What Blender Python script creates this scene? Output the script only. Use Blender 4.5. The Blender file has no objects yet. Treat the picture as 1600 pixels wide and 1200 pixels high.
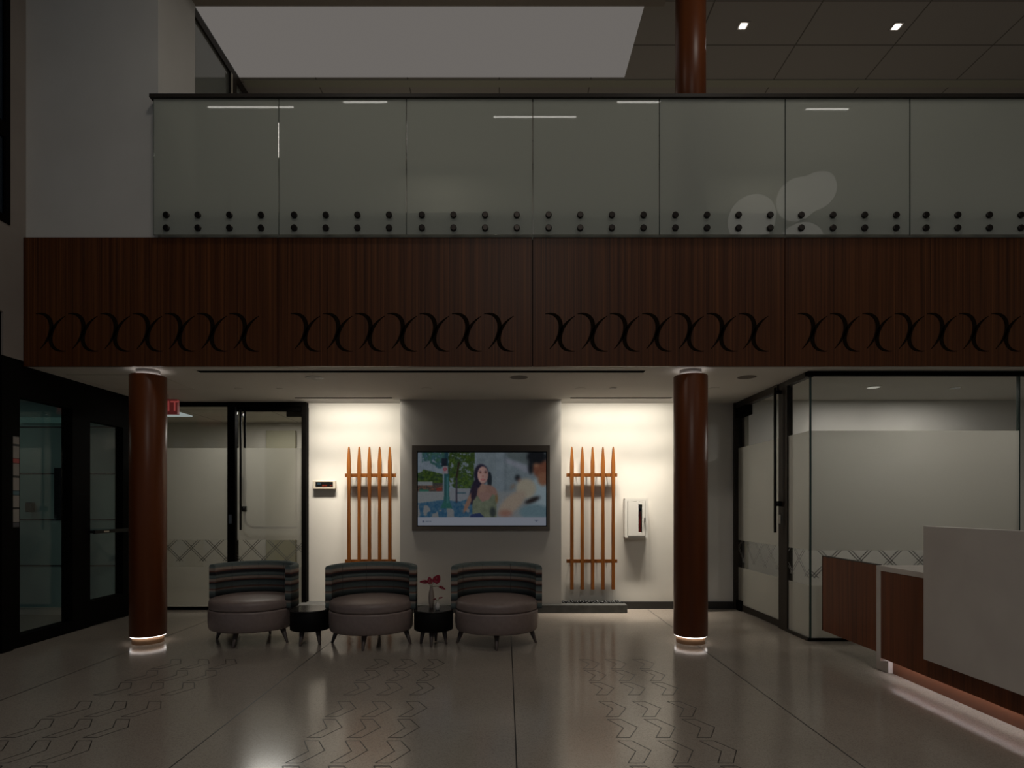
import bpy, math, random
import numpy as np
from mathutils import Vector, Matrix
random.seed(7)
S = bpy.context.scene
COL = S.collection
F = 900.0; VX = 790.0; VY = 790.0; H = 1.343

# ------------------------------------------------------------ camera
cd = bpy.data.cameras.new('camera'); cam = bpy.data.objects.new('camera', cd); COL.objects.link(cam)
cam.location = (0, 0, H); cam.rotation_euler = (math.pi/2, 0, 0)
cd.sensor_width = 36; cd.sensor_fit = 'HORIZONTAL'; cd.lens = 36*F/1600
cd.shift_x = (800-VX)/1600; cd.shift_y = (VY-600)/1600
cd.clip_start = .05; cd.clip_end = 100
S.camera = cam
# ------------------------------------------------------------ dusk sky and exposure
w = bpy.data.worlds.new('dusk'); S.world = w; w.use_nodes = True
bg = w.node_tree.nodes['Background']; bg.inputs[0].default_value = (.54, .74, 1.0, 1); bg.inputs[1].default_value = .075
S.view_settings.view_transform = 'Standard'; S.view_settings.look = 'None'
S.view_settings.exposure = 0; S.view_settings.gamma = 1
S.cycles.use_denoising = True
S.cycles.max_bounces = 8; S.cycles.transparent_max_bounces = 16
S.cycles.sample_clamp_indirect = 1
S.cycles.caustics_reflective = False; S.cycles.caustics_refractive = False
S.cycles.blur_glossy = 0.1

def area(name, loc, size, power, color=(1, .93, .84), rot=(0, 0, 0), size_y=None, spread=180):
    l = bpy.data.lights.new(name, 'AREA'); o = bpy.data.objects.new(name, l); COL.objects.link(o)
    l.energy = power; l.color = color; l.size = size
    if size_y: l.shape = 'RECTANGLE'; l.size_y = size_y
    l.spread = math.radians(spread)
    o.location = loc; o.rotation_euler = rot
    return o
R = math.radians
K = 1.0
# unseen fill lamps added over the hall; ceiling lights of the rooms round it
area('hall_fill_light', (-1.6, 3.5, 7.15), .5, 14*K)
area('hall_fill_light', (2.5, 4.0, 7.15), .6, 14*K)
area('hall_fill_light', (0.5, -2.2, 7.15), 1.5, 95*K)
area('office_ceiling_light', (-3.4, 8.2, 2.64), .6, 17.5, (1, .95, .90))
area('vestibule_ceiling_light', (-6.3, 6.2, 2.64), .5, 1.2, (.75, .95, .9))
area('side_office_ceiling_light', (4.13, 6.46, 2.655), .13, 7.5, (1, .94, .90))
area('side_office_ceiling_light', (5.07, 6.50, 2.655), .10, 9, (1, .94, .90))
area('gallery_ceiling_light', (-1, 8.4, 6.66), .8, 10)
area('gallery_ceiling_light', (4, 8.4, 6.66), .8, 8)

# ------------------------------------------------------------ helpers
def P(px, py, Y):
    return Vector(((px-VX)/F*Y, Y, H+(VY-py)/F*Y))
def X(px, Y): return (px-VX)/F*Y
def Z(py, Y): return H+(VY-py)/F*Y

MATS = {}
def mat(name, col=(.5, .5, .5), rough=.5, metal=0, emit=None, strength=0, spec=.5, coat=0):
    if name in MATS: return MATS[name]
    m = bpy.data.materials.new(name); m.use_nodes = True
    b = m.node_tree.nodes['Principled BSDF']
    b.inputs['Base Color'].default_value = (*col, 1); b.inputs['Roughness'].default_value = rough
    b.inputs['Metallic'].default_value = metal; b.inputs['Specular IOR Level'].default_value = spec
    b.inputs['Coat Weight'].default_value = coat
    if emit: b.inputs['Emission Color'].default_value = (*emit, 1); b.inputs['Emission Strength'].default_value = strength
    MATS[name] = m
    return m
def nodes(m): return m.node_tree.nodes, m.node_tree.links, m.node_tree.nodes['Principled BSDF']
def noisy(m, c1, c2, scale=(1, 1, 1), nscale=5, detail=4, lo=.35, hi=.65, bump=0, rough=None):
    n, l, b = nodes(m)
    tc = n.new('ShaderNodeTexCoord'); mp = n.new('ShaderNodeMapping'); mp.inputs['Scale'].default_value = scale
    nz = n.new('ShaderNodeTexNoise'); nz.inputs['Scale'].default_value = nscale; nz.inputs['Detail'].default_value = detail
    cr = n.new('ShaderNodeValToRGB')
    cr.color_ramp.elements[0].position = lo; cr.color_ramp.elements[0].color = (*c1, 1)
    cr.color_ramp.elements[1].position = hi; cr.color_ramp.elements[1].color = (*c2, 1)
    l.new(tc.outputs['Object'], mp.inputs[0]); l.new(mp.outputs[0], nz.inputs[0]); l.new(nz.outputs[0], cr.inputs[0])
    l.new(cr.outputs[0], b.inputs['Base Color'])
    if bump:
        bp = n.new('ShaderNodeBump'); bp.inputs['Strength'].default_value = bump; bp.inputs['Distance'].default_value = .01
        l.new(nz.outputs[0], bp.inputs['Height']); l.new(bp.outputs[0], b.inputs['Normal'])
    return m

M_wall = noisy(mat('warm_white_paint', rough=.75), (.60, .58, .54), (.64, .62, .58), nscale=1.5)
M_soffit = noisy(mat('soffit_paint', rough=.7), (.60, .58, .54), (.63, .61, .57), nscale=1.2)
M_niche = noisy(mat('niche_paint', rough=.8), (.72, .69, .62), (.76, .73, .66), nscale=1.5)
M_pier = noisy(mat('pier_paint', rough=.7), (.50, .48, .44), (.53, .51, .47), nscale=1.5)
M_tealwall = noisy(mat('vestibule_panel', rough=.6), (.24, .35, .32), (.29, .41, .37), nscale=2)
M_olive = noisy(mat('office_paint', rough=.7), (.52, .485, .42), (.56, .525, .455), nscale=1.2)
M_black = mat('black_anodised_metal', (.004, .0036, .003), .7, spec=.04)
M_matte = mat('matte_black', (.004, .004, .004), .95, spec=0)
M_blackg = mat('black_gloss', (.005, .005, .005), .4, spec=.3)
M_base = mat('dark_rubber_base', (.018, .016, .014), .5)
M_stone = noisy(mat('plinth_stone', rough=.6), (.045, .045, .042), (.07, .07, .065), nscale=12)
M_steel = mat('brushed_steel', (.4, .39, .37), .35, 1)
M_standoff = mat('dark_bronze', (.03, .025, .022), .35, .8)
M_white = mat('white_enamel', (.74, .72, .66), .8, spec=0)
M_solid = noisy(mat('solid_surface', rough=.45), (.68, .62, .57), (.76, .70, .64), nscale=2.5)
M_ivory = mat('ivory_plastic', (.62, .56, .45), .4)
M_red = mat('red_enamel', (.35, .02, .015), .3)
M_bronze = mat('dark_bronze_frame', (.03, .024, .019), .5, .0, spec=.25)
M_bezel = mat('tv_recess_trim', (.11, .09, .072), .5)

def wood(name, c1, c2, scale=(60, 60, 1.2), rough=.4, coat=0.0, spec=.25):
    m = mat(name, rough=rough, coat=coat, spec=spec)
    n, l, b = nodes(m)
    tc = n.new('ShaderNodeTexCoord'); mp = n.new('ShaderNodeMapping'); mp.inputs['Scale'].default_value = scale
    n1 = n.new('ShaderNodeTexNoise'); n1.inputs['Scale'].default_value = 1; n1.inputs['Detail'].default_value = 5
    mp2 = n.new('ShaderNodeMapping'); mp2.inputs['Scale'].default_value = tuple(s*.3 for s in scale)
    n2 = n.new('ShaderNodeTexNoise'); n2.inputs['Scale'].default_value = 1; n2.inputs['Detail'].default_value = 3
    mx = n.new('ShaderNodeMath'); mx.operation = 'ADD'
    cr = n.new('ShaderNodeValToRGB')
    cr.color_ramp.elements[0].position = .38; cr.color_ramp.elements[0].color = (*c1, 1)
    cr.color_ramp.elements[1].position = .64; cr.color_ramp.elements[1].color = (*c2, 1)
    h = n.new('ShaderNodeMath'); h.operation = 'MULTIPLY'; h.inputs[1].default_value = .5
    l.new(tc.outputs['Object'], mp.inputs[0]); l.new(tc.outputs['Object'], mp2.inputs[0])
    l.new(mp.outputs[0], n1.inputs[0]); l.new(mp2.outputs[0], n2.inputs[0])
    l.new(n1.outputs[0], mx.inputs[0]); l.new(n2.outputs[0], mx.inputs[1]); l.new(mx.outputs[0], h.inputs[0])
    l.new(h.outputs[0], cr.inputs[0]); l.new(cr.outputs[0], b.inputs['Base Color'])
    return m
M_sapele = wood('red_brown_veneer', (.046, .014, .004), (.150, .050, .014), scale=(110, 110, .7), rough=.42)
M_colwood = wood('column_veneer', (.10, .026, .007), (.15, .040, .010), scale=(14, 14, .4), rough=.34, coat=.0)
M_deskwood = wood('desk_veneer', (.10, .024, .006), (.21, .055, .013), rough=.38)
M_stake = wood('amber_stained_stake', (.12, .037, .006), (.25, .085, .014), scale=(50, 50, 4), rough=.45)
M_carve = mat('carved_groove', (.010, .006, .003), .9, spec=.05)
M_taupe = noisy(mat('taupe_vinyl', rough=.42), (.225, .168, .15), (.25, .19, .17), nscale=30)
M_legwood = mat('grey_brown_leg', (.13, .10, .085), .4)
M_drum = mat('black_stained_drum', (.004, .0035, .003), .6, spec=.15)
M_drumtop = mat('black_table_top', (.02, .018, .016), .25)

def light_mat(name, col, s):
    m = bpy.data.materials.new(name); m.use_nodes = True
    n = m.node_tree.nodes; n.clear()
    e = n.new('ShaderNodeEmission'); e.inputs[0].default_value = (*col, 1); e.inputs[1].default_value = s
    o = n.new('ShaderNodeOutputMaterial'); m.node_tree.links.new(e.outputs[0], o.inputs[0])
    if s < .5: m.cycles.emission_sampling = 'NONE'
    return m
def glass_mat(name, tint=(.92, .95, .93), refl=1.0, frost=0, fcol=(.7, .72, .68), frough=0.0):
    """thin architectural glass; frost = share of acid-etched / filmed diffusion"""
    m = bpy.data.materials.new(name); m.use_nodes = True
    n = m.node_tree.nodes; l = m.node_tree.links; n.clear()
    tr = n.new('ShaderNodeBsdfTransparent'); tr.inputs[0].default_value = (*tint, 1)
    src = tr.outputs[0]
    if frost:
        df = n.new('ShaderNodeBsdfDiffuse'); df.inputs[0].default_value = (*fcol, 1)
        tl = n.new('ShaderNodeBsdfTranslucent'); tl.inputs[0].default_value = (*fcol, 1)
        mm = n.new('ShaderNodeMixShader'); mm.inputs[0].default_value = .5
        l.new(df.outputs[0], mm.inputs[1]); l.new(tl.outputs[0], mm.inputs[2])
        m2 = n.new('ShaderNodeMixShader'); m2.inputs[0].default_value = frost
        l.new(src, m2.inputs[1]); l.new(mm.outputs[0], m2.inputs[2]); src = m2.outputs[0]
    gl = n.new('ShaderNodeBsdfGlossy'); gl.inputs[0].default_value = (1, 1, 1, 1); gl.inputs['Roughness'].default_value = frough
    fr = n.new('ShaderNodeFresnel'); gm = n.new('ShaderNodeNewGeometry')
    ma = n.new('ShaderNodeMath'); ma.operation = 'MULTIPLY_ADD'; ma.inputs[1].default_value = 1/1.45-1.45; ma.inputs[2].default_value = 1.45
    l.new(gm.outputs['Backfacing'], ma.inputs[0]); l.new(ma.outputs[0], fr.inputs[0])   # same reflectance on both faces of a thin pane
    ml = n.new('ShaderNodeMath'); ml.operation = 'MULTIPLY'; ml.inputs[1].default_value = refl
    mx = n.new('ShaderNodeMixShader'); o = n.new('ShaderNodeOutputMaterial')
    l.new(fr.outputs[0], ml.inputs[0]); l.new(ml.outputs[0], mx.inputs[0])
    l.new(src, mx.inputs[1]); l.new(gl.outputs[0], mx.inputs[2]); l.new(mx.outputs[0], o.inputs[0])
    return m
M_glass = glass_mat('clear_glass', (.95, .96, .94), .9)
M_film = glass_mat('frosted_film', (.94, .95, .93), 0, .45, (.76, .73, .67))
M_line = glass_mat('film_line', (.7, .72, .7), 0, .85, (.26, .26, .24))
M_line2 = glass_mat('film_line_pale', (.7, .72, .7), 0, .8, (.42, .41, .39))
M_railglass = glass_mat('frosted_railing_glass', (.9, .93, .9), 1.0, .70, (.66, .68, .62))
M_edge = mat('green_glass_edge', (.02, .045, .04), .2)
M_dark_glass = glass_mat('dark_window_glass', (.30, .42, .50), .6)

# striped upholstery
M_stripe = mat('striped_upholstery', rough=.8, spec=.25)
n, l, b = nodes(M_stripe)
tc = n.new('ShaderNodeTexCoord'); sp = n.new('ShaderNodeSeparateXYZ'); mr = n.new('ShaderNodeMapRange')
mr.inputs['From Min'].default_value = .34; mr.inputs['From Max'].default_value = .76
nz = n.new('ShaderNodeTexNoise'); nz.inputs['Scale'].default_value = 3
mp = n.new('ShaderNodeMapping'); mp.inputs['Scale'].default_value = (6, 6, 60)
cr = n.new('ShaderNodeValToRGB'); ramp = cr.color_ramp; ramp.interpolation = 'LINEAR'
TEAL = (.12, .15, .145); CREAM = (.42, .335, .27); RUST = (.20, .085, .06); BLK = (.025, .025, .028); TEAL2 = (.20, .24, .225); GREY = (.17, .16, .16)
st = [(0, BLK), (.06, TEAL), (.12, TEAL2), (.16, CREAM), (.20, BLK), (.30, TEAL), (.34, TEAL2), (.365, CREAM), (.39, RUST), (.42, TEAL2), (.50, TEAL), (.54, BLK), (.565, RUST),
      (.60, CREAM), (.63, CREAM), (.655, TEAL), (.70, TEAL2), (.74, BLK), (.79, BLK), (.82, RUST), (.85, CREAM), (.885, CREAM), (.91, TEAL2), (1, TEAL)]
ramp.elements[0].position = 0; ramp.elements[0].color = (*st[0][1], 1)
ramp.elements[1].position = 1; ramp.elements[1].color = (*st[-1][1], 1)
for p_, c_ in st[1:-1]:
    e = ramp.elements.new(p_); e.color = (*c_, 1)
mxc = n.new('ShaderNodeMix'); mxc.data_type = 'RGBA'; mxc.blend_type = 'MULTIPLY'; mxc.inputs[0].default_value = .5
l.new(tc.outputs['Object'], sp.inputs[0]); l.new(sp.outputs[2], mr.inputs[0]); l.new(mr.outputs[0], cr.inputs[0])
l.new(tc.outputs['Object'], mp.inputs[0]); l.new(mp.outputs[0], nz.inputs[0])
l.new(cr.outputs[0], mxc.inputs[6]); l.new(nz.outputs[0], mxc.inputs[7]); l.new(mxc.outputs[2], b.inputs['Base Color'])

# terrazzo floor
M_floor = mat('polished_terrazzo', rough=.16, spec=.5)
n, l, b = nodes(M_floor)
tc = n.new('ShaderNodeTexCoord'); vo = n.new('ShaderNodeTexVoronoi'); vo.inputs['Scale'].default_value = 190
cr = n.new('ShaderNodeValToRGB'); e = cr.color_ramp.elements
e[0].position = 0; e[0].color = (.335, .285, .24, 1); e[1].position = 1; e[1].color = (.45, .395, .335, 1)
x_ = cr.color_ramp.elements.new(.35); x_.color = (.40, .35, .295, 1)
sx = n.new('ShaderNodeSeparateColor'); nz = n.new('ShaderNodeTexNoise'); nz.inputs['Scale'].default_value = 1.3
mm = n.new('ShaderNodeMix'); mm.data_type = 'RGBA'; mm.blend_type = 'MULTIPLY'; mm.inputs[0].default_value = .3
l.new(tc.outputs['Object'], vo.inputs[0]); l.new(vo.outputs['Color'], sx.inputs[0]); l.new(sx.outputs[0], cr.inputs[0])
l.new(tc.outputs['Object'], nz.inputs[0]); l.new(cr.outputs[0], mm.inputs[6]); l.new(nz.outputs[0], mm.inputs[7]); l.new(mm.outputs[2], b.inputs['Base Color'])

def tile_mat(name, c, line, px, py, ox, oy, wd=.008):
    m = mat(name, rough=.8); n, l, b = nodes(m)
    tc = n.new('ShaderNodeTexCoord'); sp = n.new('ShaderNodeSeparateXYZ'); l.new(tc.outputs['Object'], sp.inputs[0])
    outs = []
    for i, (p, o_) in enumerate(((px, ox), (py, oy))):
        a = n.new('ShaderNodeMath'); a.operation = 'SUBTRACT'; a.inputs[1].default_value = o_; l.new(sp.outputs[i], a.inputs[0])
        q = n.new('ShaderNodeMath'); q.operation = 'PINGPONG'; q.inputs[1].default_value = p/2; l.new(a.outputs[0], q.inputs[0])
        t = n.new('ShaderNodeMath'); t.operation = 'LESS_THAN'; t.inputs[1].default_value = wd; l.new(q.outputs[0], t.inputs[0]); outs.append(t)
    mxx = n.new('ShaderNodeMath'); mxx.operation = 'MAXIMUM'; l.new(outs[0].outputs[0], mxx.inputs[0]); l.new(outs[1].outputs[0], mxx.inputs[1])
    mc = n.new('ShaderNodeMix'); mc.data_type = 'RGBA'; mc.inputs[6].default_value = (*c, 1); mc.inputs[7].default_value = (*line, 1)
    l.new(mxx.outputs[0], mc.inputs[0]); l.new(mc.outputs[2], b.inputs['Base Color'])
    return m
M_tile = tile_mat('ceiling_tile', (.40, .36, .32), (.16, .14, .12), 1.15, .585, 2.37, 6.72)
M_tile2 = tile_mat('office_ceiling_tile', (.55, .52, .45), (.3, .28, .24), 1.2, .6, -3.3, 8.0)

class MB:
    def __init__(s): s.v = []; s.f = []
    def add(s, vs, fs):
        k = len(s.v); s.v += [tuple(v) for v in vs]; s.f += [tuple(i+k for i in f) for f in fs]; return s
    def box(s, x0, x1, y0, y1, z0, z1):
        x0, x1 = sorted((x0, x1)); y0, y1 = sorted((y0, y1)); z0, z1 = sorted((z0, z1))
        return s.add([(x, y, z) for x in (x0, x1) for y in (y0, y1) for z in (z0, z1)],
                     [(0, 1, 3, 2), (4, 6, 7, 5), (0, 4, 5, 1), (2, 3, 7, 6), (0, 2, 6, 4), (1, 5, 7, 3)])
    def rings(s, rs, cap=True, closed=True):
        nn = len(rs[0]); vs = [p for r in rs for p in r]; fs = []
        for i in range(len(rs)-1):
            for j in range(nn if closed else nn-1):
                a = i*nn+j; b_ = i*nn+(j+1) % nn
                fs.append((a, b_, b_+nn, a+nn))
        if cap: fs.append(tuple(range(nn))[::-1]); fs.append(tuple(range((len(rs)-1)*nn, len(rs)*nn)))
        return s.add(vs, fs)
    def lathe(s, prof, cx=0, cy=0, sx=1, sy=1, seg=48, cap=True):
        return s.rings([[(cx+r*sx*math.cos(2*math.pi*k/seg), cy+r*sy*math.sin(2*math.pi*k/seg), z) for k in range(seg)] for r, z in prof], cap)
    def tube(s, pts, r, seg=10):
        pts = [Vector(p) for p in pts]; rs = []
        if not isinstance(r, (list, tuple)): r = [r]*len(pts)
        for i, p in enumerate(pts):
            t = (pts[min(i+1, len(pts)-1)]-pts[max(i-1, 0)]).normalized()
            u = t.cross(Vector((0, 1, 0)));
            if u.length < .1: u = t.cross(Vector((1, 0, 0)))
            u.normalize(); q = t.cross(u)
            rs.append([p+(u*math.cos(2*math.pi*k/seg)+q*math.sin(2*math.pi*k/seg))*r[i] for k in range(seg)])
        return s.rings(rs)
    def prism_y(s, poly, y0, y1):   # poly in x,z
        k = len(poly)
        return s.add([(x, y0, z) for x, z in poly]+[(x, y1, z) for x, z in poly],
                     [tuple(range(k))[::-1], tuple(range(k, 2*k))]+[(i, (i+1) % k, (i+1) % k+k, i+k) for i in range(k)])
    def prism_z(s, poly, z0, z1):
        k = len(poly)
        return s.add([(x, y, z0) for x, y in poly]+[(x, y, z1) for x, y in poly],
                     [tuple(range(k))[::-1], tuple(range(k, 2*k))]+[(i, (i+1) % k, (i+1) % k+k, i+k) for i in range(k)])
    def build(s, name, m, parent=None, smooth=False, bevel=0, world=True):
        me = bpy.data.meshes.new(name)
        off = Vector((0, 0, 0))
        if parent is not None and world:
            q = parent
            while q is not None: off += q.location; q = q.parent
        me.from_pydata([tuple(Vector(v)-off) for v in s.v], [], s.f)
        import bmesh
        bm = bmesh.new(); bm.from_mesh(me); bmesh.ops.recalc_face_normals(bm, faces=bm.faces); bm.to_mesh(me); bm.free()
        me.materials.append(m)
        if smooth:
            for p in me.polygons: p.use_smooth = len(p.vertices) <= 4
        o = bpy.data.objects.new(name, me); COL.objects.link(o)
        if parent is not None: o.parent = parent
        if bevel:
            bv = o.modifiers.new('bevel', 'BEVEL'); bv.width = bevel; bv.segments = 2; bv.limit_method = 'ANGLE'; bv.angle_limit = R(40)
        if smooth:
            pass
        return o
def tag(o, label, cat, group=None):
    o['label'] = label; o['category'] = cat
    if group: o['group'] = group
    return o
def thing(name, label, cat, loc=(0, 0, 0), group=None):
    o = bpy.data.objects.new(name, None); o.empty_display_size = .1; COL.objects.link(o); o.location = loc
    return tag(o, label, cat, group)
def struct(name, loc=(0, 0, 0), label=None):
    o = bpy.data.objects.new(name, None); o.empty_display_size = .1; COL.objects.link(o); o.location = loc
    o['kind'] = 'structure'
    if label: o['label'] = label
    o['category'] = name.split('_')[0]
    return o
def sbuild(mb, name, m, label=None, **k):
    o = mb.build(name, m, **k); o['kind'] = 'structure'; o['category'] = name.split('_')[0]
    if label: o['label'] = label
    return o
def copy_tree(o, parent=None):
    c = o.copy(); COL.objects.link(c)
    if parent is not None: c.parent = parent
    for ch in list(o.children): copy_tree(ch, c)
    return c

# ============================================================ SETTING
C = 2.675        # soffit height
XL = -4.596      # left wall plane
YB = 7.5         # back wall plane
YF = 5.486       # fascia face
fl = sbuild(MB().box(-9.2, 7.6, -3.5, 9.4, -.12, 0), 'floor', M_floor, 'polished terrazzo floor with thin joints and chevron outlines')
j = MB()
for x in (-3.48, -1.72, .057, 1.84, 3.6): j.box(x-.004, x+.004, -3.4, 9.2, 0, .0006)
j.build('floor_joint', mat('joint_strip', (.02, .018, .016), .4), fl)
ch = MB()
def chev_pts(x, y): return [(x, y), (x+.083, y), (x+.158, y-.13), (x+.080, y-.285), (x, y-.285), (x+.072, y-.14)]
for x0 in (-2.92, -2.68, -2.446, -1.15, -.915, -.68, .64, .87, 1.108):
    for y0 in (1.9, 2.23, 2.56, 2.97, 3.29, 3.62, 3.95, 4.37, 4.70, 5.03):
        pts = [Vector((a, c_, 0)) for a, c_ in chev_pts(x0, y0)]
        for a, c_ in zip(pts, pts[1:]+pts[:1]):
            d = (c_-a).normalized(); nrm = Vector((-d.y, d.x, 0))*.0028
            ch.prism_z([tuple((a+nrm)[:2]), tuple((c_+nrm)[:2]), tuple((c_-nrm)[:2]), tuple((a-nrm)[:2])], 0, .0007)
ch.build('floor_inlay', mat('inlay_strip', (.03, .026, .022), .4), fl)

# slab: soffit below, gallery floor above
sl = struct('ceiling', (0, 7, C), 'pale soffit under the gallery')
MB().box(XL, 7.6, 5.54, 9.4, C, C+.05).build('soffit_board', M_soffit, sl)
MB().box(XL, 7.6, 5.56, 9.4, C+.05, 4.17).build('slab', M_wall, sl)
# linear slots in the soffit (thin dark recess frames)
def slot(x0, x1, y0, y1, lab):
    t = thing('ceiling_slot_diffuser', lab, 'air diffuser', ((x0+x1)/2, (y0+y1)/2, C))
    MB().box(x0, x1, y0, y1, C-.002, C).build('diffuser_blade', M_matte, t)
    f = MB(); f.box(x0-.012, x0, y0-.012, y1+.012, C-.0025, C); f.box(x1, x1+.012, y0-.012, y1+.012, C-.0025, C)
    f.box(x0, x1, y0-.012, y0, C-.0025, C); f.box(x0, x1, y1, y1+.012, C-.0025, C); f.build('diffuser_frame', M_soffit, t)
slot(-3.05, 1.38, 5.67, 5.76, 'long black slot diffuser in the soffit just behind the wood fascia')
def wash_slot(x0, x1, lab):
    t = thing('wall_wash_light', lab, 'ceiling light', ((x0+x1)/2, 7.14, C))
    f = MB(); f.box(x0, x1, 7.10, 7.125, C-.006, C); f.build('slot_trim', M_matte, t)
    MB().box(x0+.02, x1-.02, 7.135, 7.165, C-.006, C).build('diffuser_lens', M_soffit, t)
wash_slot(-2.60, -1.40, 'narrow dark slot in the soffit above the left lit niche')
wash_slot(.80, 2.05, 'narrow dark slot in the soffit above the right lit niche')
# round speakers and small discs in the soffit
for px, py, r, lab, nm, cat in ((491, 590, .10, 'round soffit speaker left of the screen, above the left niche', 'ceiling_speaker', 'speaker'),
                       (811, 589.5, .10, 'round soffit speaker above the wall screen', 'ceiling_speaker', 'speaker'),
                       (1167, 589, .10, 'round soffit speaker between the right column and glass door', 'ceiling_speaker', 'speaker'),
                       (373, 607, .045, 'small flat disc in the soffit above the left sliding door pull', 'sprinkler_cover', 'sprinkler'),
                       (437, 607, .035, 'tiny pale sprinkler in the soffit near the left glass door closer', 'sprinkler_cover', 'sprinkler'),
                       (667, 607, .06, 'small round disc in the soffit left of the screen', 'sprinkler_cover', 'sprinkler'),
                       (907, 607, .06, 'small round disc in the soffit above the right stakes', 'sprinkler_cover', 'sprinkler'),
                       (958, 606, .045, 'small dark detector in the soffit above the right niche', 'smoke_detector', 'detector'),
                       (1115, 607, .07, 'small disc in the soffit right of the right column', 'sprinkler_cover', 'sprinkler')):
    Y = (C-H)*F/(VY-py); x = X(px, Y)
    t = thing(nm, lab, cat, (x, Y, C))
    MB().lathe([(r, C), (r, C-.001), (r*.9, C-.003)], x, Y, seg=32).build('rim', M_pier, t)
    MB().lathe([(r*.92, C-.003), (r*.8, C-.005), (r*.3, C-.006)], x, Y, seg=32).build('grille', M_bezel if 'detector' in nm or 'speaker' in nm else M_soffit, t)
t = thing('access_panel', 'faint rectangular access panel in the soffit beside the left column', 'access panel', (X(165, 5.9), 5.95, C))
fr = MB(); xa, xb, ya, yb = X(130, 6.1)-.0, -3.55, 5.86, 6.6
for q in ((xa, xb, ya, ya+.008), (xa, xb, yb-.008, yb), (xa, xa+.008, ya, yb), (xb-.008, xb, ya, yb)): fr.box(*q, C-.003, C)
fr.build('frame', M_pier, t); MB().box(xa+.01, xb-.01, ya+.01, yb-.01, C-.002, C).build('panel', M_soffit, t)

# left wall: upper part with window, storefront below
wl = struct('wall_left', (XL, 3, 0), 'left wall above the storefront')
mb = MB()
mb.box(XL-.25, XL, 4.9, 5.42, 3.12, 3.94); mb.box(XL-.25, XL, 5.335, 5.54, 3.94, 7.3); mb.box(XL-.25, XL, 5.27, 5.42, 2.72, 3.12)
mb.box(XL-.25, XL, -3.5, 4.9, 3.12, 3.94); mb.box(XL-.25, XL, 5.42, 5.54, 2.72, 3.94)
mb.build('plaster', noisy(mat('taupe_paint', rough=.75), (.27, .23, .20), (.30, .26, .225), nscale=1.5), wl)
wn = struct('window_1', (XL, 4, 3.94), 'tall dark window high on the left wall')
mb = MB(); mb.box(XL-.02, XL+.01, 5.285, 5.335, 3.94, 7.3); mb.box(XL-.02, XL+.01, -3.4, 5.285, 3.94, 4.01); mb.box(XL-.02, XL+.01, -3.4, 5.285, 4.72, 4.86)
for y in (3.6, 1.9, .2, -1.5): mb.box(XL-.10, XL+.01, y, y+.07, 4.01, 7.3)
mb.box(XL-.10, XL+.01, -3.4, 5.26, 7.2, 7.3); mb.build('window_frame', M_black, wn)
MB().box(XL-.012, XL-.008, -3.4, 5.295, 4.01, 7.2).build('pane', M_dark_glass, wn)
wn = struct('window_2', (XL, 4, 2.75), 'low dark window edge on the left wall above the storefront header')
MB().box(XL-.10, XL-.02, -3.5, 5.27, 2.72, 3.12).build('window_frame', M_black, wn)
# frontal wall upper left with return
wu = struct('wall_front', (-4, 5.5, 3.897), 'pale wall left of the glass railing')
xr = X(253, 5.58)
mb = MB(); mb.box(XL, xr, 5.54, 5.9, 4.17, 7.3); mb.box(XL, xr, 5.52, 5.55, 3.9, 7.3); mb.build('plaster', M_wall, wu)
mb = MB(); mb.prism_z([(xr, 5.525), (xr+.001, 5.525), (-3.30, 6.12), (-3.34, 6.12), (xr-.1, 5.9)], 4.17, 7.3); mb.build('return_wall', M_wall, wu)
# gallery (upper storey)
ZC = 6.70
gc = struct('ceiling_gallery', (1, 7, ZC), 'tiled ceiling of the gallery with a lit rectangular opening')
sx0, sx1, sy0, sy1 = -3.34, 1.49, 6.14, 7.22
mb = MB(); mb.box(sx1, 7.6, 5.5, 9.4, ZC, ZC+.08); mb.box(-3.4, sx1, sy1+.0, 9.4, ZC, ZC+.08); mb.box(-3.4, sx1, 5.5, sy0, ZC, ZC+.08)
mb.build('ceiling_tiles', M_tile, gc)
MB().box(-3.34, 1.69, 5.62, 6.14, ZC-.035, ZC).build('bulkhead', mat('bulkhead_paint', (.33, .28, .23), .8), gc)
MB().box(-3.3, 7.6, 7.24, 7.36, ZC-.012, ZC).build('perimeter_trim', mat('trim_paint', (.42, .40, .31), .8), gc)
# light well: shaft and luminous panel
sk = struct('window_3', (-1, 6.7, ZC), 'large softly glowing rectangular ceiling light well')
mb = MB(); zt = ZC+.6
mb.box(sx0-.05, sx0, sy0, sy1, ZC+.08, zt); mb.box(sx1, sx1+.05, sy0, sy1, ZC+.08, zt); mb.box(sx0, sx1, sy0-.05, sy0, ZC+.08, zt); mb.box(sx0, sx1, sy1, sy1+.05, ZC+.08, zt)
mb.build('shaft', M_white, sk)
M_luminous = light_mat('luminous_panel', (1, .92, .85), .14)
MB().box(sx0, sx1, sy0, sy1, ZC+.012, ZC+.03).build('luminous_panel', M_luminous, sk)
sbuild(MB().box(-9.2, 7.6, -3.5, 5.62, 7.3, 7.4), 'ceiling_hall', M_wall, 'high ceiling over the hall')
sbuild(MB().box(-6, 7.6, 9.2, 9.4, 0, 6.7), 'wall_back', M_olive, 'back wall of the rooms and gallery behind')
sbuild(MB().box(7.5, 7.7, -3.5, 9.4, 0, 7.4), 'wall_right', M_wall, 'right wall')
gw = struct('window_4', (-3.34, 6.2, 4.17), 'glazed partition on the gallery left of the light well')
mb = MB(); mb.box(-3.40, -3.34, 6.14, 9.2, ZC-.09, ZC-.0); mb.box(-3.40, -3.34, 7.0, 7.16, 4.17, ZC-.09); mb.box(-3.40, -3.34, 6.10, 6.16, 4.17, ZC-.09); mb.box(-3.40, -3.34, 6.14, 9.2, 4.17, 4.25)
mb.build('window_frame', M_bronze, gw)
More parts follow.
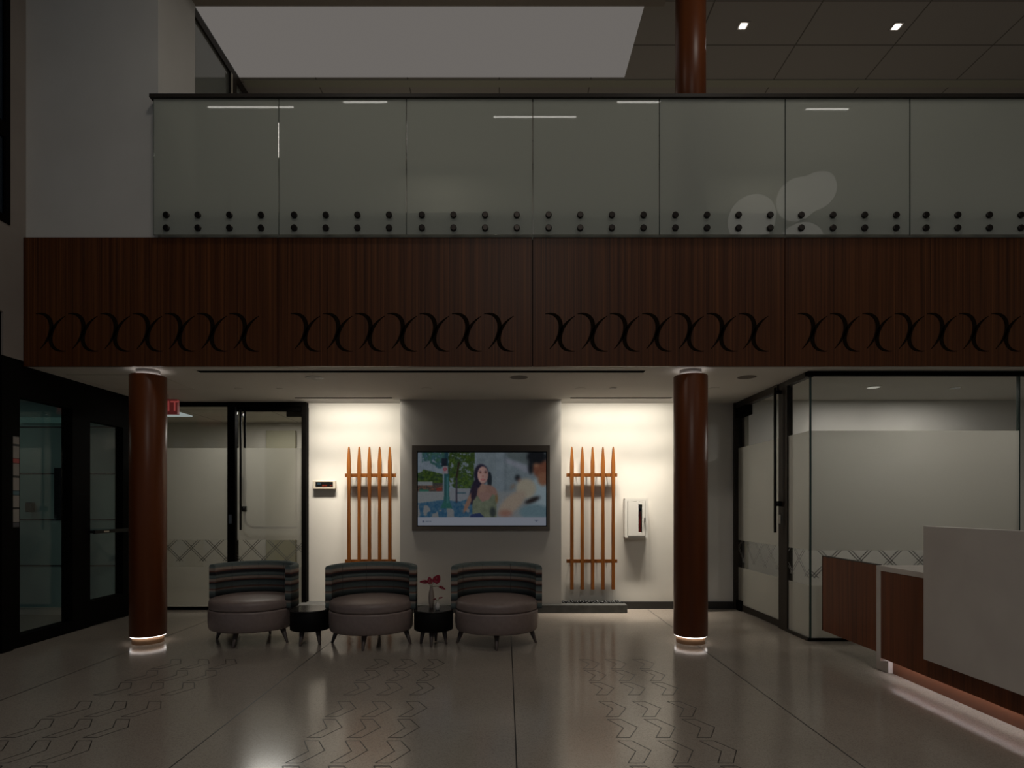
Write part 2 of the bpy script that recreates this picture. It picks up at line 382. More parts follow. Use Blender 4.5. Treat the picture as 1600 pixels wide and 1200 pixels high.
MB().box(-3.33, -3.325, 6.99, 7.02, 4.2, ZC-.1).build('mullion_edge', M_ivory, gw)
MB().box(-3.375, -3.365, 6.16, 7.0, 4.25, ZC-.09).box(-3.375, -3.365, 7.16, 9.1, 4.25, ZC-.09).build('pane', glass_mat('partition_glass', (.6, .6, .54), 1.6, .5, (.5, .48, .40)), gw)  # diffuse tint of this pane stands in for the light well's reflection

# ------------------------------------------------------------ wood fascia panels with carved crescents
def crescent(p0, c1, c2, p1, width, n_=18):
    """outline of a crescent stroke along a cubic curve (x,z), tapering at both ends"""
    p0, c1, c2, p1 = Vector(p0), Vector(c1), Vector(c2), Vector(p1)
    L, Rr = [], []
    for i in range(n_+1):
        t = i/n_; q = 1-t
        p = p0*q**3+c1*3*q*q*t+c2*3*q*t*t+p1*t**3
        d = (c1-p0)*q*q+(c2-c1)*2*q*t+(p1-c2)*t*t; nn = Vector((-d.y, d.x)).normalized()
        ww = width*math.sin(math.pi*min(max(t, .03), .97))**.8/2
        L.append(p+nn*ww); Rr.append(p-nn*ww)
    return L, Rr
edges = [36, 434, 832, 1226.5, 1621]
labs = ['red-brown wood fascia panel at the far left end, above the left column', 'second wood fascia panel from the left, above the left niche',
        'third wood fascia panel from the left, above the screen and right niche', 'wood fascia panel at the right edge, above the reception desk']
for i in range(4):
    x0, x1 = X(edges[i], YF)+.004, X(edges[i+1], YF)-.004
    if i == 3: x1 += 2.6
    t = thing('fascia_panel', labs[i], 'wall panel', ((x0+x1)/2, YF, C-.005), 'wood fascia panels along the gallery edge')
    MB().box(x0, x1, YF, YF+.03, C-.004, 3.897).build('veneer_board', M_sapele, t)
    g = MB(); y0, y1 = YF-.0015, YF+.001
    cnt = 7 if i < 3 else 16
    for k in range(cnt):
        ox = edges[i]+24+k*50.4
        q = lambda px, py: (X(px, YF), Z(py, YF))
        for a, c1_, c2_, c_, wd in ((q(ox-4, 490.5), q(ox+22, 486), q(ox+31, 516), q(ox+3, 545), .042), (q(ox+42, 494), q(ox+12, 512), q(ox+10, 552), q(ox+43, 548.5), .040)):
            L, Rr = crescent(a, c1_, c2_, c_, wd)
            for m_ in range(len(L)-1):
                g.prism_y([tuple(L[m_]), tuple(L[m_+1]), tuple(Rr[m_+1]), tuple(Rr[m_])], y0, y1)
    g.build('carved_crescents', M_carve, t)
sbuild(MB().box(XL+.002, 7.5, YF+.028, YF+.034, 2.68, 3.89), 'trim_1', M_black, 'dark backing behind the fascia panel joints')

# ------------------------------------------------------------ glass railing
YG = 5.45
ztop, zbot = Z(155, YG), 3.905
hr = tag(MB().box(X(235.5, YG), 7.0, YG-.03, YG+.04, ztop, ztop+.035).build('handrail', M_bronze, bevel=.004), 'long dark metal handrail capping the glass railing', 'handrail')
gx = [240, 436, 635, 832.5, 1030, 1226.5, 1421, 1616, 1811]
place = ['leftmost glass railing panel, beside the pale wall', 'second glass railing panel from the left', 'third glass railing panel from the left, under the middle of the light well',
         'fourth glass railing panel, above the wall screen', 'glass railing panel in front of the upper column', 'glass railing panel reflecting round pendants, right of upper column',
         'glass railing panel near the right edge, under the right ceiling downlight', 'glass railing panel beyond the right edge']
M_holder = M_standoff
for i in range(8):
    x0, x1 = X(gx[i], YG)+.005, X(gx[i+1], YG)-.005
    t = thing('railing_panel', place[i], 'glass panel', ((x0+x1)/2, YG, zbot), 'frosted glass railing panels')
    MB().box(x0, x1, YG-.006, YG+.006, zbot, ztop-.001).build('pane', M_railglass, t)
    MB().box(x0-.004, x0-.001, YG-.007, YG+.007, zbot, ztop).build('edge_strip', M_edge, t)
    for k in range(4):
        px = gx[i]+ (21 if i == 0 else 24.5) + 49.3*k
        for py in (337, 357):
            c_ = P(px, py, YG)
            s_ = MB(); s_.rings([[(c_.x+r*math.cos(a*math.pi/8), y, c_.z+r*math.sin(a*math.pi/8)) for a in range(16)] for r, y in ((.023, YG-.026), (.030, YG-.022), (.030, YG-.007))])
            s_.rings([[(c_.x+r*math.cos(a*math.pi/8), y, c_.z+r*math.sin(a*math.pi/8)) for a in range(16)] for r, y in ((.02, YG+.007), (.02, 5.54))])
            s_.build('standoff', M_standoff, t)

# ------------------------------------------------------------ columns
M_led = light_mat('led_ring', (1, .93, .88), 3.4)
def column(cx, cy, lab, r=.162):
    t = thing('round_column', lab, 'column', (cx, cy, 0), 'red-brown round columns')
    z0, z1 = .075, 2.615
    MB().lathe([(r-.004, z0), (r, z0+.004), (r, z1-.004), (r-.004, z1)], cx, cy, seg=72).build('shaft', M_colwood, t, smooth=True)
    MB().lathe([(r-.025, 0), (r-.025, z0)], cx, cy, seg=64).build('base_drum', mat('pale_wood_base', (.45, .26, .14), .5), t, smooth=True)
    MB().lathe([(.105, z1), (.105, C)], cx, cy, seg=48).build('collar', mat('collar_paint', (.35, .32, .31), .6), t, smooth=True)
    l_ = MB(); n_ = 64
    l_.rings([[(cx+rr*math.cos(2*math.pi*k/n_), cy+rr*math.sin(2*math.pi*k/n_), z) for k in range(n_)] for rr, z in ((r-.018, z0-.001), (r-.018, z0-.006), (r-.008, z0-.006), (r-.008, z0-.001))], cap=False)
    l_.build('light_ring', M_led, t)
    l_ = MB()
    l_.rings([[(cx+rr*math.cos(2*math.pi*k/n_), cy+rr*math.sin(2*math.pi*k/n_), z) for k in range(n_)] for rr, z in ((.115, z1+.001), (.115, z1+.005), (.125, z1+.005), (.125, z1+.001))], cap=False)
    l_.build('light_ring', M_led, t)
column(X(231.5, 5.67), 5.67, 'round red-brown wood column on the left, glowing at its base')
column(X(1079, 5.67), 5.67, 'round red-brown wood column right of centre, glowing at its base')
t = thing('round_column', 'upper red-brown column rising behind the glass railing', 'column', (X(1079, 5.72), 5.72, 4.17), 'red-brown round columns')
MB().lathe([(.146, 4.17), (.146, ZC+.6)], X(1079, 5.72), 5.72, seg=64).build('shaft', M_colwood, t, smooth=True)

# ------------------------------------------------------------ back wall, niches, TV pier
YP = 7.24
xpl, xpr = X(625, YP), X(877, YP)
wp = struct('wall_pier', (0, YP, 0), 'grey wall section that carries the screen')
MB().box(xpl, xpr, YP, YB+.1, 0, C).build('plaster', M_pier, wp)
wr_ = struct('wall_niche', (0, YB, 0), 'lit niche walls')
MB().box(X(474, YB), xpl+.02, YB, YB+.1, 0, C).box(xpr-.02, 2.2, YB, YB+.1, 0, C).build('plaster', M_niche, wr_)
XR = 3.0
sbuild(MB().box(2.2, XR+.02, YB, YB+.1, 0, C), 'wall_alcove', M_wall, 'dim wall between the right column and the glass door')
sbuild(MB().box(2.2, 2.42, 7.24, YB, 0, C), 'wall_light_stop', M_wall, 'unseen wall end added behind the right column to stop the niche light')  # added stub, hidden by the column, cuts off the niche light
bb = MB(); bb.box(1.5, 2.2, YB-.02, YB, 0, .095); bb.box(2.42, XR, YB-.02, YB, 0, .095); bb.box(2.2, 2.42, 7.225, 7.24, 0, .095)
sbuild(bb, 'baseboard_back', M_base, 'dark baseboard along the back wall')
pl = thing('low_plinth', 'long low dark stone plinth under the screen wall and niches', 'plinth', (-.5, 7.2, 0))
MB().box(X(474, YB), 1.52, 7.19, YP-.001, 0, .10).box(X(474, YB), xpl-.001, YP-.001, YB-.001, 0, .10).box(xpr+.001, 1.52, YP-.001, YB-.001, 0, .10).build('plinth_slab', M_stone, pl, bevel=.004)
# pebbles
grp = 'dark pebbles along the right niche'
peb = None
for k in range(44):
    x = .74+ (k % 22)*.036+random.uniform(-.008, .008); y = 7.40 - (k//22)*.045+random.uniform(-.008, .008)
    if peb is None:
        pm = MB(); pr = []
        for i in range(7):
            a = -math.pi/2+math.pi*i/6; pr.append((max(math.cos(a), .02), math.sin(a)))
        pm.lathe([(r*.018, .011*(1+z)) for r, z in pr], 0, 0, seg=10)
        peb = pm.build('pebble', mat('pebble', (.012, .012, .012), .5), smooth=True); o = peb
    else:
        o = peb.copy(); COL.objects.link(o)
    o.location = (x, y, .10); s_ = random.uniform(.8, 1.35); o.scale = (s_, s_*random.uniform(.8, 1.1), s_*random.uniform(.8, 1.3)); o.rotation_euler = (0, 0, random.uniform(0, 3))
    tag(o, 'small black pebble in the row on the plinth below the right stakes', 'pebble', grp)
for cx_, w_x, k_ in (((X(480, YB)+xpl)/2-.02, 1.14, 1.0), (1.45, 1.36, 1.18)):
    area('niche_wash', (cx_, 7.15, C-.012), w_x, 7.4*k_, (1, .93, .82), (R(32), 0, 0), .08, 150)
    for cnt_, cone_, tilt_, pw_ in ((6, 84, 14, 9), (7, 46, 7.5, 62)):     # rows of small downward spots in the slot
        for q in range(cnt_):
            sl_ = bpy.data.lights.new('niche_spot', 'SPOT'); so_ = bpy.data.objects.new('niche_spot', sl_); COL.objects.link(so_)
            sl_.energy = pw_*k_; sl_.color = (1, .91, .79); sl_.spot_size = R(cone_); sl_.spot_blend = 1; sl_.shadow_soft_size = .04
            so_.location = (cx_+(q-(cnt_-1)/2)*w_x*.92/(cnt_-1), 7.15, C-.045); so_.rotation_euler = (R(tilt_), 0, 0)

# wall screen
scr = thing('wall_screen', 'large wall screen showing a smiling woman on a sunny street', 'television', (X(751, YP), YP, Z(829, YP)))
xa, xb, za, zb = X(644, YP), X(859, YP), Z(829, YP), Z(696, YP)
ia, ib, ja, jb = X(651.5, YP), X(854.5, YP), Z(822.5, YP), Z(705.5, YP)
mb = MB(); mb.box(xa, xb, YP-.015, YP, za, ja); mb.box(xa, xb, YP-.015, YP, jb, zb); mb.box(xa, ia, YP-.015, YP, ja, jb); mb.box(ib, xb, YP-.015, YP, ja, jb)
mb.build('recess_trim', M_bezel, scr)
mb = MB(); d = .02
mb.box(ia, ib, YP-.012, YP-.002, ja, ja+d*.6); mb.box(ia, ib, YP-.012, YP-.002, jb-d*.6, jb); mb.box(ia, ia+d*.6, YP-.012, YP-.002, ja, jb); mb.box(ib-d*.6, ib, YP-.012, YP-.002, ja, jb)
mb.build('bezel', M_blackg, scr)
PW, PH = 300, 170
def paint():
    yy, xx = np.mgrid[0:PH, 0:PW]; u = xx/PW; v = yy/PH   # v from top; picture area of photo: 653..853 x 707..821 px
    px = 653+u*200; py = 707+v*114
    rng = np.random.default_rng(3)
    def noise(sc, seed):
        r = np.random.default_rng(seed); g = r.random((int(PH/sc)+3, int(PW/sc)+3))
        a = yy/sc; b_ = xx/sc; i = a.astype(int); j_ = b_.astype(int); fa = a-i; fb = b_-j_
        fa = fa*fa*(3-2*fa); fb = fb*fb*(3-2*fb)
        return (g[i, j_]*(1-fa)+g[i+1, j_]*fa)*(1-fb)+(g[i, j_+1]*(1-fa)+g[i+1, j_+1]*fa)*fb
    n4, n8, n3 = noise(4.5, 1)*.55+noise(2, 5)*.45, noise(9, 2), noise(1.6, 3)
    img = np.zeros((PH, PW, 3)); img[:] = (74, 84, 94)
    def put(mask, c, soft=None):
        c = np.array(c, float)
        if soft is None: img[mask] = c
        else: img[:] = img*(1-soft[..., None])+c*soft[..., None]
    def poly(pts):
        inside = np.zeros((PH, PW), bool); k = len(pts)
        for i in range(k):
            (x1, y1), (x2, y2) = pts[i], pts[(i+1) % k]
            if y1 == y2: continue
            c = ((y1 > py) != (y2 > py)) & (px < (x2-x1)*(py-y1)/(y2-y1)+x1)
            inside ^= c
        return inside
    def ell(cx, cy, rx, ry, rot=0):
        a = math.radians(rot); dx = px-cx; dy = py-cy
        return ((dx*math.cos(a)+dy*math.sin(a))/rx)**2+((-dx*math.sin(a)+dy*math.cos(a))/ry)**2
    soft = lambda e, k=.35: np.clip((1-e)/k, 0, 1)
    # pale buildings right
    put(px > 745, (76, 86, 92)); put((px > 775) & (px < 790), (80, 90, 97)); put((px > 788.5) & (px < 790), (52, 60, 66))
    put(poly([(790, 707), (853, 707), (853, 740), (825, 726), (795, 716)]), (62, 70, 72)); put(poly([(790, 716), (830, 730), (830, 742), (790, 722)]), (92, 96, 106))
    # left sky and facade
    put(px < 745, (82, 92, 102)); img[:] += (n8[..., None]-.5)*10
    # foliage
    g1 = np.stack([12+34*n4+22*n3*n4, 26+36*n4+26*n3*n4, 10+14*n8+8*n3], -1)
    hedge = (px < 692) & (py > 733-3*np.sin(px/5)+4*n8) & (py < 755) & (py > 731+(px-653)*.25)
    img[hedge] = g1[hedge]
    crown = (px > 700) & (px < 741) & (py < 762) & (n4+n8*.6 > .62+.25*(ell(722, 728, 24, 40) > 1))
    img[crown] = g1[crown]
    g2 = np.stack([14+35*n4, 40+40*n4, 42+30*n8], -1)
    top = (px > 659) & (px < 742) & (py < 714+13*n8+ (px > 672)*6) & (n4 > .33); img[top] = np.where((px < 700)[..., None], g2, g1)[top]
    hd2 = (px > 712) & (px < 741) & (py > 738+4*n8) & (py < 764) & (n3 > .25); img[hd2] = g1[hd2]*1.1
    # street furniture and ground
    put((py > 754) & (py < 768) & (px < 692), (42, 42, 40)); m_ = (py > 758) & (py < 767) & (px < 692) & (n3 > .5); img[m_] = (80, 50, 38)
    put((py > 752) & (py < 758) & (px < 676), (88, 92, 94)); m_ = (py > 764) & (py < 768) & (px > 655) & (px < 670); img[m_] = (28, 70, 58)
    put((py > 762) & (py < 767) & (px > 682) & (px < 691), (88, 32, 26))
    put((py >= 768), (86, 90, 92)); put((py >= 763) & (px > 703) & (px < 740), (84, 88, 94)); put((py > 769) & (py < 771) & (px > 714) & (px < 728), (40, 60, 70))
    sh = poly([(653, 786), (690, 781), (720, 783), (734, 778), (760, 790), (760, 808), (653, 808)]); img[sh] = (np.stack([14+40*n4, 50+25*n4, 78+12*n4], -1))[sh]
    m_ = (py > 788) & (py < 808) & (n8 > .62) & (px < 735); img[m_] = (84, 86, 88)
    put((px > 712) & (px < 714.5) & (py > 745) & (py < 785), (38, 36, 46)); put(poly([(712, 745), (716, 722), (719, 722), (714.5, 748)]), (30, 24, 18))
    # lamp post
    put((px > 694.5) & (px < 700.5) & (py < 745), (20, 44, 52)); put((px > 690) & (px < 699) & (py > 716) & (py < 729), (18, 24, 32))
    put((px > 692) & (px < 700) & (py > 728) & (py < 740), (96, 88, 92)); s_ = ell(695.5, 733, 2.6, 2.6); put((s_ < 1) & (s_ > .3), (110, 24, 36))
    put((px > 694) & (px < 702) & (py > 740) & (py < 778), (24, 56, 58)); put((px > 693) & (px < 702.5) & (py > 776) & (py < 787), (26, 62, 62))
    put(poly([(692.5, 784), (703, 784), (707, 794), (688, 794)]), (26, 66, 62)); put((px > 698) & (px < 701) & (py > 745) & (py < 786), (38, 76, 78))
    # woman: hair, face, neck, top, arms
    put(0, (26, 22, 36), soft(ell(752, 741, 12.5, 17.5))); put(0, (24, 20, 34), soft(ell(743, 766, 8.5, 25, 17))); put(0, (22, 28, 34), soft(ell(765, 750, 4, 14)))
    put(0, (96, 72, 64), soft(ell(760.5, 771, 18, 15), .3))
    put(0, (102, 78, 68), soft(ell(754, 766, 5.5, 12)))
    put(0, (128, 98, 92), soft(ell(754.5, 742, 8.8, 14), .22))
    put(0, (70, 40, 34), soft(ell(750.5, 738.5, 2.3, .9))); put(0, (70, 40, 34), soft(ell(758.8, 738.5, 2.3, .9))); put(0, (120, 76, 70), soft(ell(754.6, 744, 1.5, 2)))
    put(0, (110, 40, 42), soft(ell(754.6, 749, 3.6, 1.5))); put(0, (170, 160, 156), soft(ell(754.6, 748.6, 2.6, .7)))
    put(0, (60, 44, 50), soft(ell(750.5, 736.3, 2.6, .6))); put(0, (60, 44, 50), soft(ell(758.8, 736.3, 2.6, .6)))
    put(0, (96, 70, 58), soft(ell(732, 784, 4, 21, 24), .5)); put(0, (98, 74, 68), soft(ell(758, 775, 11, 8), .5))
    img[:] = np.where(((py-728)/14 < 0)[..., None] | (ell(754.5, 742, 8.8, 14) > 1)[..., None], img, img*(1+.10*np.clip((752-px)/8, -1, 1))[..., None]); top_ = poly([(740, 775), (746, 774), (753, 784), (764, 780), (770, 772), (776, 775), (776, 808), (738, 808), (738, 790)]); img[top_] = (np.stack([66+12*n8, 72+12*n8, 58+10*n8], -1))[top_]
    put(poly([(737, 803), (750, 801), (757, 808), (733, 808)]), (26, 36, 66)); put(0, (30, 22, 34), soft(ell(741, 770, 5, 13, 12), .4))
    put(0, (34, 40, 40), soft(ell(770, 800, 6, 10), .8))
    # background walker, foreground man in white
    put(0, (20, 24, 28), soft(ell(808.5, 746.5, 5, 5.5), .5)); put(0, (92, 62, 56), soft(ell(811.5, 750, 3, 3.5), .8)); put(0, (86, 72, 60), soft(ell(801, 760, 7, 3, -55), .9))
    put(0, (98, 112, 118), soft(ell(846, 775, 25, 32), .25)); put(0, (66, 86, 94), soft(ell(835, 800, 26, 14), .4)); 
    put(0, (84, 48, 34), soft(ell(845, 732, 14, 16), .3)); put(0, (96, 62, 44), soft(ell(848, 748, 9, 12), .4))
    put(0, (14, 15, 18), soft(ell(838, 714, 16, 12), .3)); put(0, (16, 18, 22), soft(ell(829, 730, 4.5, 13), .5)); put(0, (108, 72, 52), soft(ell(838, 727, 5, 4), .7))
    put(0, (22, 16, 16), soft(ell(832, 781, 15, 4.5, -22), .6))
    put(0, (112, 106, 92), soft(ell(822, 763, 17, 17, -30), .35)); put(0, (108, 96, 84), soft(ell(800, 786, 30, 13, -42), .4)); put(0, (100, 70, 60), soft(ell(790, 802, 14, 8), .9))
    put(0, (84, 66, 40), soft(ell(776, 779, 3, 9), .9))
    # caption bar and tiny marks
    put(py > 808, (104, 108, 118)); m_ = ell(661.5, 814.5, 1.7, 1.7) < 1; img[m_] = (62, 68, 84)
    put((py > 813.6) & (py < 815.4) & (px > 664.5) & (px < 675) & ((px*1.7).astype(int) % 3 > 0), (80, 86, 98)); put(0, (72, 78, 92), soft(ell(838, 812.5, 3.6, .8)) + 0*px); put(0, (76, 82, 96), soft(ell(838, 813.5, 1.2, 2)))
    pic = py < 807.5; bl = img.copy()
    for _ in range(2):
        p_ = np.pad(bl, ((1, 1), (1, 1), (0, 0)), mode='edge'); bl = (p_[:-2, 1:-1]+p_[2:, 1:-1]+p_[1:-1, :-2]+p_[1:-1, 2:]+2*p_[1:-1, 1:-1])/6
    b2 = bl.copy()
    for _ in range(14):
        p_ = np.pad(b2, ((1, 1), (1, 1), (0, 0)), mode='edge'); b2 = (p_[:-2, 1:-1]+p_[2:, 1:-1]+p_[1:-1, :-2]+p_[1:-1, 2:])/4
    k_ = np.clip((px-776)/8, 0, 1)[..., None]; bl = bl*(1-k_)+b2*k_
    img[pic] = bl[pic]; g_ = img.mean(2, keepdims=True); img = g_+(img-g_)*.85
    img[pic] += ((n3-.5)*8)[pic][:, None]
    return np.clip(img, 0, 255)/255
img = paint(); lin = np.where(img <= .04045, img/12.92, ((img+.055)/1.055)**2.4)
xs = np.linspace(X(653, YP), X(853, YP), PW+1); zs = np.linspace(Z(707, YP), Z(821.5, YP), PH+1)
me = bpy.data.meshes.new('screen'); vs = [(x-scr.location.x, -.006, z-scr.location.z) for z in zs for x in xs]
fs = [(i*(PW+1)+k, (i+1)*(PW+1)+k, (i+1)*(PW+1)+k+1, i*(PW+1)+k+1) for i in range(PH) for k in range(PW)]
me.from_pydata(vs, [], fs)
ca = me.color_attributes.new('picture', 'FLOAT_COLOR', 'POINT')
cc = np.ones((PH+1, PW+1, 4), np.float32); cc[:PH, :PW, :3] = lin; cc[PH, :PW, :3] = lin[-1]; cc[:, PW] = cc[:, PW-1]
ca.data.foreach_set('color', cc.ravel())
ms = bpy.data.materials.new('screen_picture'); ms.use_nodes = True; n, l, b = nodes(ms)
at = n.new('ShaderNodeAttribute'); at.attribute_name = 'picture'; b.inputs['Base Color'].default_value = (.005, .005, .005, 1); b.inputs['Roughness'].default_value = .35; b.inputs['Specular IOR Level'].default_value = .2
l.new(at.outputs[0], b.inputs['Emission Color']); b.inputs['Emission Strength'].default_value = .85
ms.cycles.emission_sampling = 'NONE'; me.materials.append(ms); so = bpy.data.objects.new('screen', me); COL.objects.link(so); so.parent = scr

# ------------------------------------------------------------ stake panels
def stakes(pxs, rail, ys, lab):
    Y = 7.40; x_mid = sum(X(p, Y) for p in pxs)/5
    t = thing('stake_panel', lab, 'wall art', (x_mid, Y, Z(921, Y)))
    for i, p in enumerate(pxs):
        x = X(p, Y); zt, zb = Z(698, Y), Z(921, Y)
        prof = [(.004, zt), (.011, zt-.03), (.024, zt-.20), (.025, zt-.26), (.023, zt-.45), (.018, zt-.62), (.021, zt-1.0), (.021, zb)]
        pts = [(-w_, z) for w_, z in prof]+[(w_, z) for w_, z in prof[::-1]]
        MB().prism_y([(x+a, z) for a, z in pts], Y-.02, Y+.015).build('stake', M_stake, t, bevel=.003)
    for py in ys:
        zc = Z(py, Y)
        rb = MB().box(X(rail[0], Y), X(rail[1], Y), Y+.016, Y+.05, zc-.022, zc+.022).build('rail', M_stake, t, bevel=.002)
        pg = MB()
        for p in [rail[0]+6]+[q+8 for q in pxs[:-1]]+[rail[1]-5]: pg.box(X(p, Y)-.006, X(p, Y)+.006, Y+.05, YB, zc-.008, zc+.008)
        pg.build('wall_peg', M_steel, rb)
stakes([545.4, 561.5, 577.4, 593.4, 609.2], (538.3, 618), (742.5, 877), 'five pointed amber wood stakes on two rails in the left niche')
stakes([893.5, 909.7, 925.8, 942, 958], (885.6, 965), (742, 877), 'five pointed amber wood stakes on two rails in the right niche')

# fire alarm annunciator
Y = YB; t = thing('alarm_annunciator', 'small ivory wall panel with dark display left of the stakes', 'alarm panel', (X(508, Y), Y, Z(757, Y)))
MB().box(X(490, Y), X(525.5, Y), Y-.035, Y, Z(764.5, Y), Z(751, Y)).build('housing', M_ivory, t, bevel=.006)
w_ = MB().box(X(494.5, Y), X(521.5, Y), Y-.037, Y-.034, Z(760.5, Y), Z(753, Y)).build('display', M_blackg, t)
lm = [light_mat('indicator_red', (.5, .07, .03), .5), light_mat('indicator_blue', (.12, .2, .25), .25)]
MB().box(X(497, Y), X(503, Y), Y-.039, Y-.036, Z(757.5, Y), Z(754.5, Y)).build('readout', lm[1], w_)
mb = MB()
for k in range(5): mb.box(X(505+k*1.6, Y), X(506+k*1.6, Y), Y-.039, Y-.036, Z(760, Y), Z(757.6, Y))
for q in (517, 519.3): mb.box(X(q, Y), X(q+1.2, Y), Y-.039, Y-.036, Z(759.5, Y), Z(757.8, Y))
mb.build('indicator', lm[0], w_)
# extinguisher cabinet
t = thing('extinguisher_cabinet', 'white fire extinguisher cabinet with narrow window in the right niche', 'cabinet', (X(994, 7.4), YB, Z(841, 7.4)))
Yc = 7.41; a, b_, c_, d_ = X(976.5, Yc), X(1012.5, Yc), Z(840.5, Yc), Z(779, Yc)
mb = MB(); mb.box(a, b_, YB-.01, YB, c_, d_); mb.box(a, a+.012, Yc, YB, c_, d_); mb.box(b_-.012, b_, Yc, YB, c_, d_); mb.box(a, b_, Yc, YB, c_, c_+.012); mb.box(a, b_, Yc, YB, d_-.012, d_)
mb.build('body', M_white, t)
dx0, dx1, dz0, dz1 = X(981, Yc), X(1008, Yc), Z(837, Yc), Z(783.5, Yc)
wx0, wx1, wz0, wz1 = X(997.3, Yc), X(1003.2, Yc), Z(831.5, Yc), Z(788, Yc)
mb = MB(); mb.box(a+.001, dx0-.004, Yc-.002, Yc+.004, c_, d_); mb.box(dx1+.004, b_-.001, Yc-.002, Yc+.004, c_, d_); mb.box(dx0-.004, dx1+.004, Yc-.002, Yc+.004, dz1+.004, d_); mb.box(dx0-.004, dx1+.004, Yc-.002, Yc+.004, c_, dz0-.004)
mb.build('front_trim', M_white, t)
mb = MB(); y0, y1 = Yc-.008, Yc; mb.box(dx0, wx0, y0, y1, dz0, dz1); mb.box(wx1, dx1, y0, y1, dz0, dz1); mb.box(wx0, wx1, y0, y1, dz0, wz0); mb.box(wx0, wx1, y0, y1, wz1, dz1)
dr = mb.build('door', M_white, t, bevel=.001)
MB().box(wx0, wx1, Yc-.005, Yc-.002, wz0, wz1).build('window', M_glass, dr)
MB().box(X(1006, Yc), X(1008, Yc), Yc-.025, Yc-.008, Z(816, Yc), Z(809, Yc)).build('handle', M_steel, dr)
t = thing('fire_extinguisher', 'red fire extinguisher behind the cabinet window', 'fire extinguisher', (X(999, 7.45), 7.45, Z(836, Yc)))
ex, ey, ez = X(1000, 7.45), 7.46, Z(837, Yc)+.012
MB().lathe([(.016, ez), (.019, ez+.01), (.019, ez+.24), (.013, ez+.28), (.009, ez+.3)], ex, ey, seg=24).build('tank', M_red, t, smooth=True)
MB().box(ex-.012, ex+.012, ey-.015, ey+.015, ez+.30, ez+.34).build('valve', M_blackg, t)

# ------------------------------------------------------------ left office glazing (back left)
YO = 7.44
def film_set(parent, plane, a0, a1, mk):
    """plane('x' or 'y') films between a0..a1; mk(a0,a1,z0,z1)->MB"""
    mk(a0, a1, .90, 2.085).build('frosted_film', M_film, parent)
    mk(a0, a1, .06, .55).build('frosted_film', M_film, parent)
def lattice(mb, a0, a1, z0, z1, per, place, ph=0, wd=.0055):
    z0 = z1-.275
    """double diagonal lines crossing between z0 and z1"""
    n_ = int((a1-a0)/per)+3
    for k in range(-1, n_):
        for dr_ in (1, -1):
            for off in (-.017, .017):
                s0 = a0+ph+k*per+off+(.2 if dr_ < 0 else 0); e0 = s0+dr_*(z1-z0)
                A = (s0, z1) ; B = (e0, z0)
                # clip to a0..a1
                def clip(A, B):
                    (x1, y1), (x2, y2) = A, B
                    ts = [0, 1]
                    for lim, sg in ((a0, 1), (a1, -1)):
                        d1 = sg*(x1-lim); d2 = sg*(x2-lim)
                        if d1 < 0 and d2 < 0: return None
                        if d1 < 0: ts[0] = max(ts[0], d1/(d1-d2))
                        if d2 < 0: ts[1] = min(ts[1], d1/(d1-d2))
                    if ts[0] >= ts[1]: return None
                    return [(x1+(x2-x1)*q, y1+(y2-y1)*q) for q in ts]
                c2 = clip(A, B)
                if c2: place(mb, c2[0], c2[1], wd)
def place_y(Yp):
    def f(mb, A, B, wd): mb.prism_y([(A[0]-wd, A[1]), (A[0]+wd, A[1]), (B[0]+wd, B[1]), (B[0]-wd, B[1])], Yp-.0012, Yp-.0004)
    return f
def place_x(Xp):
    def f(mb, A, B, wd):
        mb.add([(Xp, A[0]-wd, A[1]), (Xp, A[0]+wd, A[1]), (Xp, B[0]+wd, B[1]), (Xp, B[0]-wd, B[1])], [(0, 1, 2, 3)])
    return f
x0, xm0, xm1, x1 = XL+.02, X(358, YO), X(370, YO), X(473, YO)
xj = X(480, YO)
wo = struct('window_5', (-4, YO, 0), 'fixed glass panel of the left office behind the left column')
mb = MB(); mb.box(x0, xm0, YO-.04, YO+.04, C-.05, C-.001); mb.box(x0, xm0, YO-.03, YO+.03, 0, .035); mb.box(xm0, xm1, YO-.05, YO+.05, 0, C-.001); mb.build('window_frame', M_black, wo)
MB().box(x0, xm0, YO-.005, YO+.005, .035, C-.05).build('pane', M_glass, wo)
MB().box(x0, xm0, YO-.0075, YO-.006, .90, 2.085).build('frosted_film', M_film, wo); MB().box(x0, xm0, YO-.0075, YO-.006, .05, .55).build('frosted_film', M_film, wo)
mb = MB(); lattice(mb, x0, xm0, .55, .90, .30, place_y(YO-.006), .12); mb.build('lattice_film', M_line, wo)
do = struct('door_1', (-3, YO, 0), 'left office glass door with long pull bar')
mb = MB(); mb.box(xm1, xj, YO-.045, YO+.05, C-.06, C-.001); mb.box(x1, xj, YO-.045, YO+.10, 0, C-.06); mb.build('door_frame', M_black, do)
mb = MB(); mb.box(xm1+.01, x1-.01, YO-.03, YO+.03, C-.115, C-.065); mb.box(xm1+.01, x1-.01, YO-.03, YO+.03, .01, .07); mb.build('door_rail', M_black, do)
MB().box(xm1+.01, x1-.01, YO-.005, YO+.005, .07, C-.115).build('pane', M_glass, do)
MB().box(xm1+.01, x1-.01, YO-.0075, YO-.006, .90, 2.085).build('frosted_film', M_film, do); MB().box(xm1+.01, x1-.01, YO-.0075, YO-.006, .07, .55).build('frosted_film', M_film, do)
mb = MB(); lattice(mb, xm1+.01, x1-.01, .55, .90, .30, place_y(YO-.006), .09); mb.build('lattice_film', M_line, do)
hx = X(376.5, YO-.06)
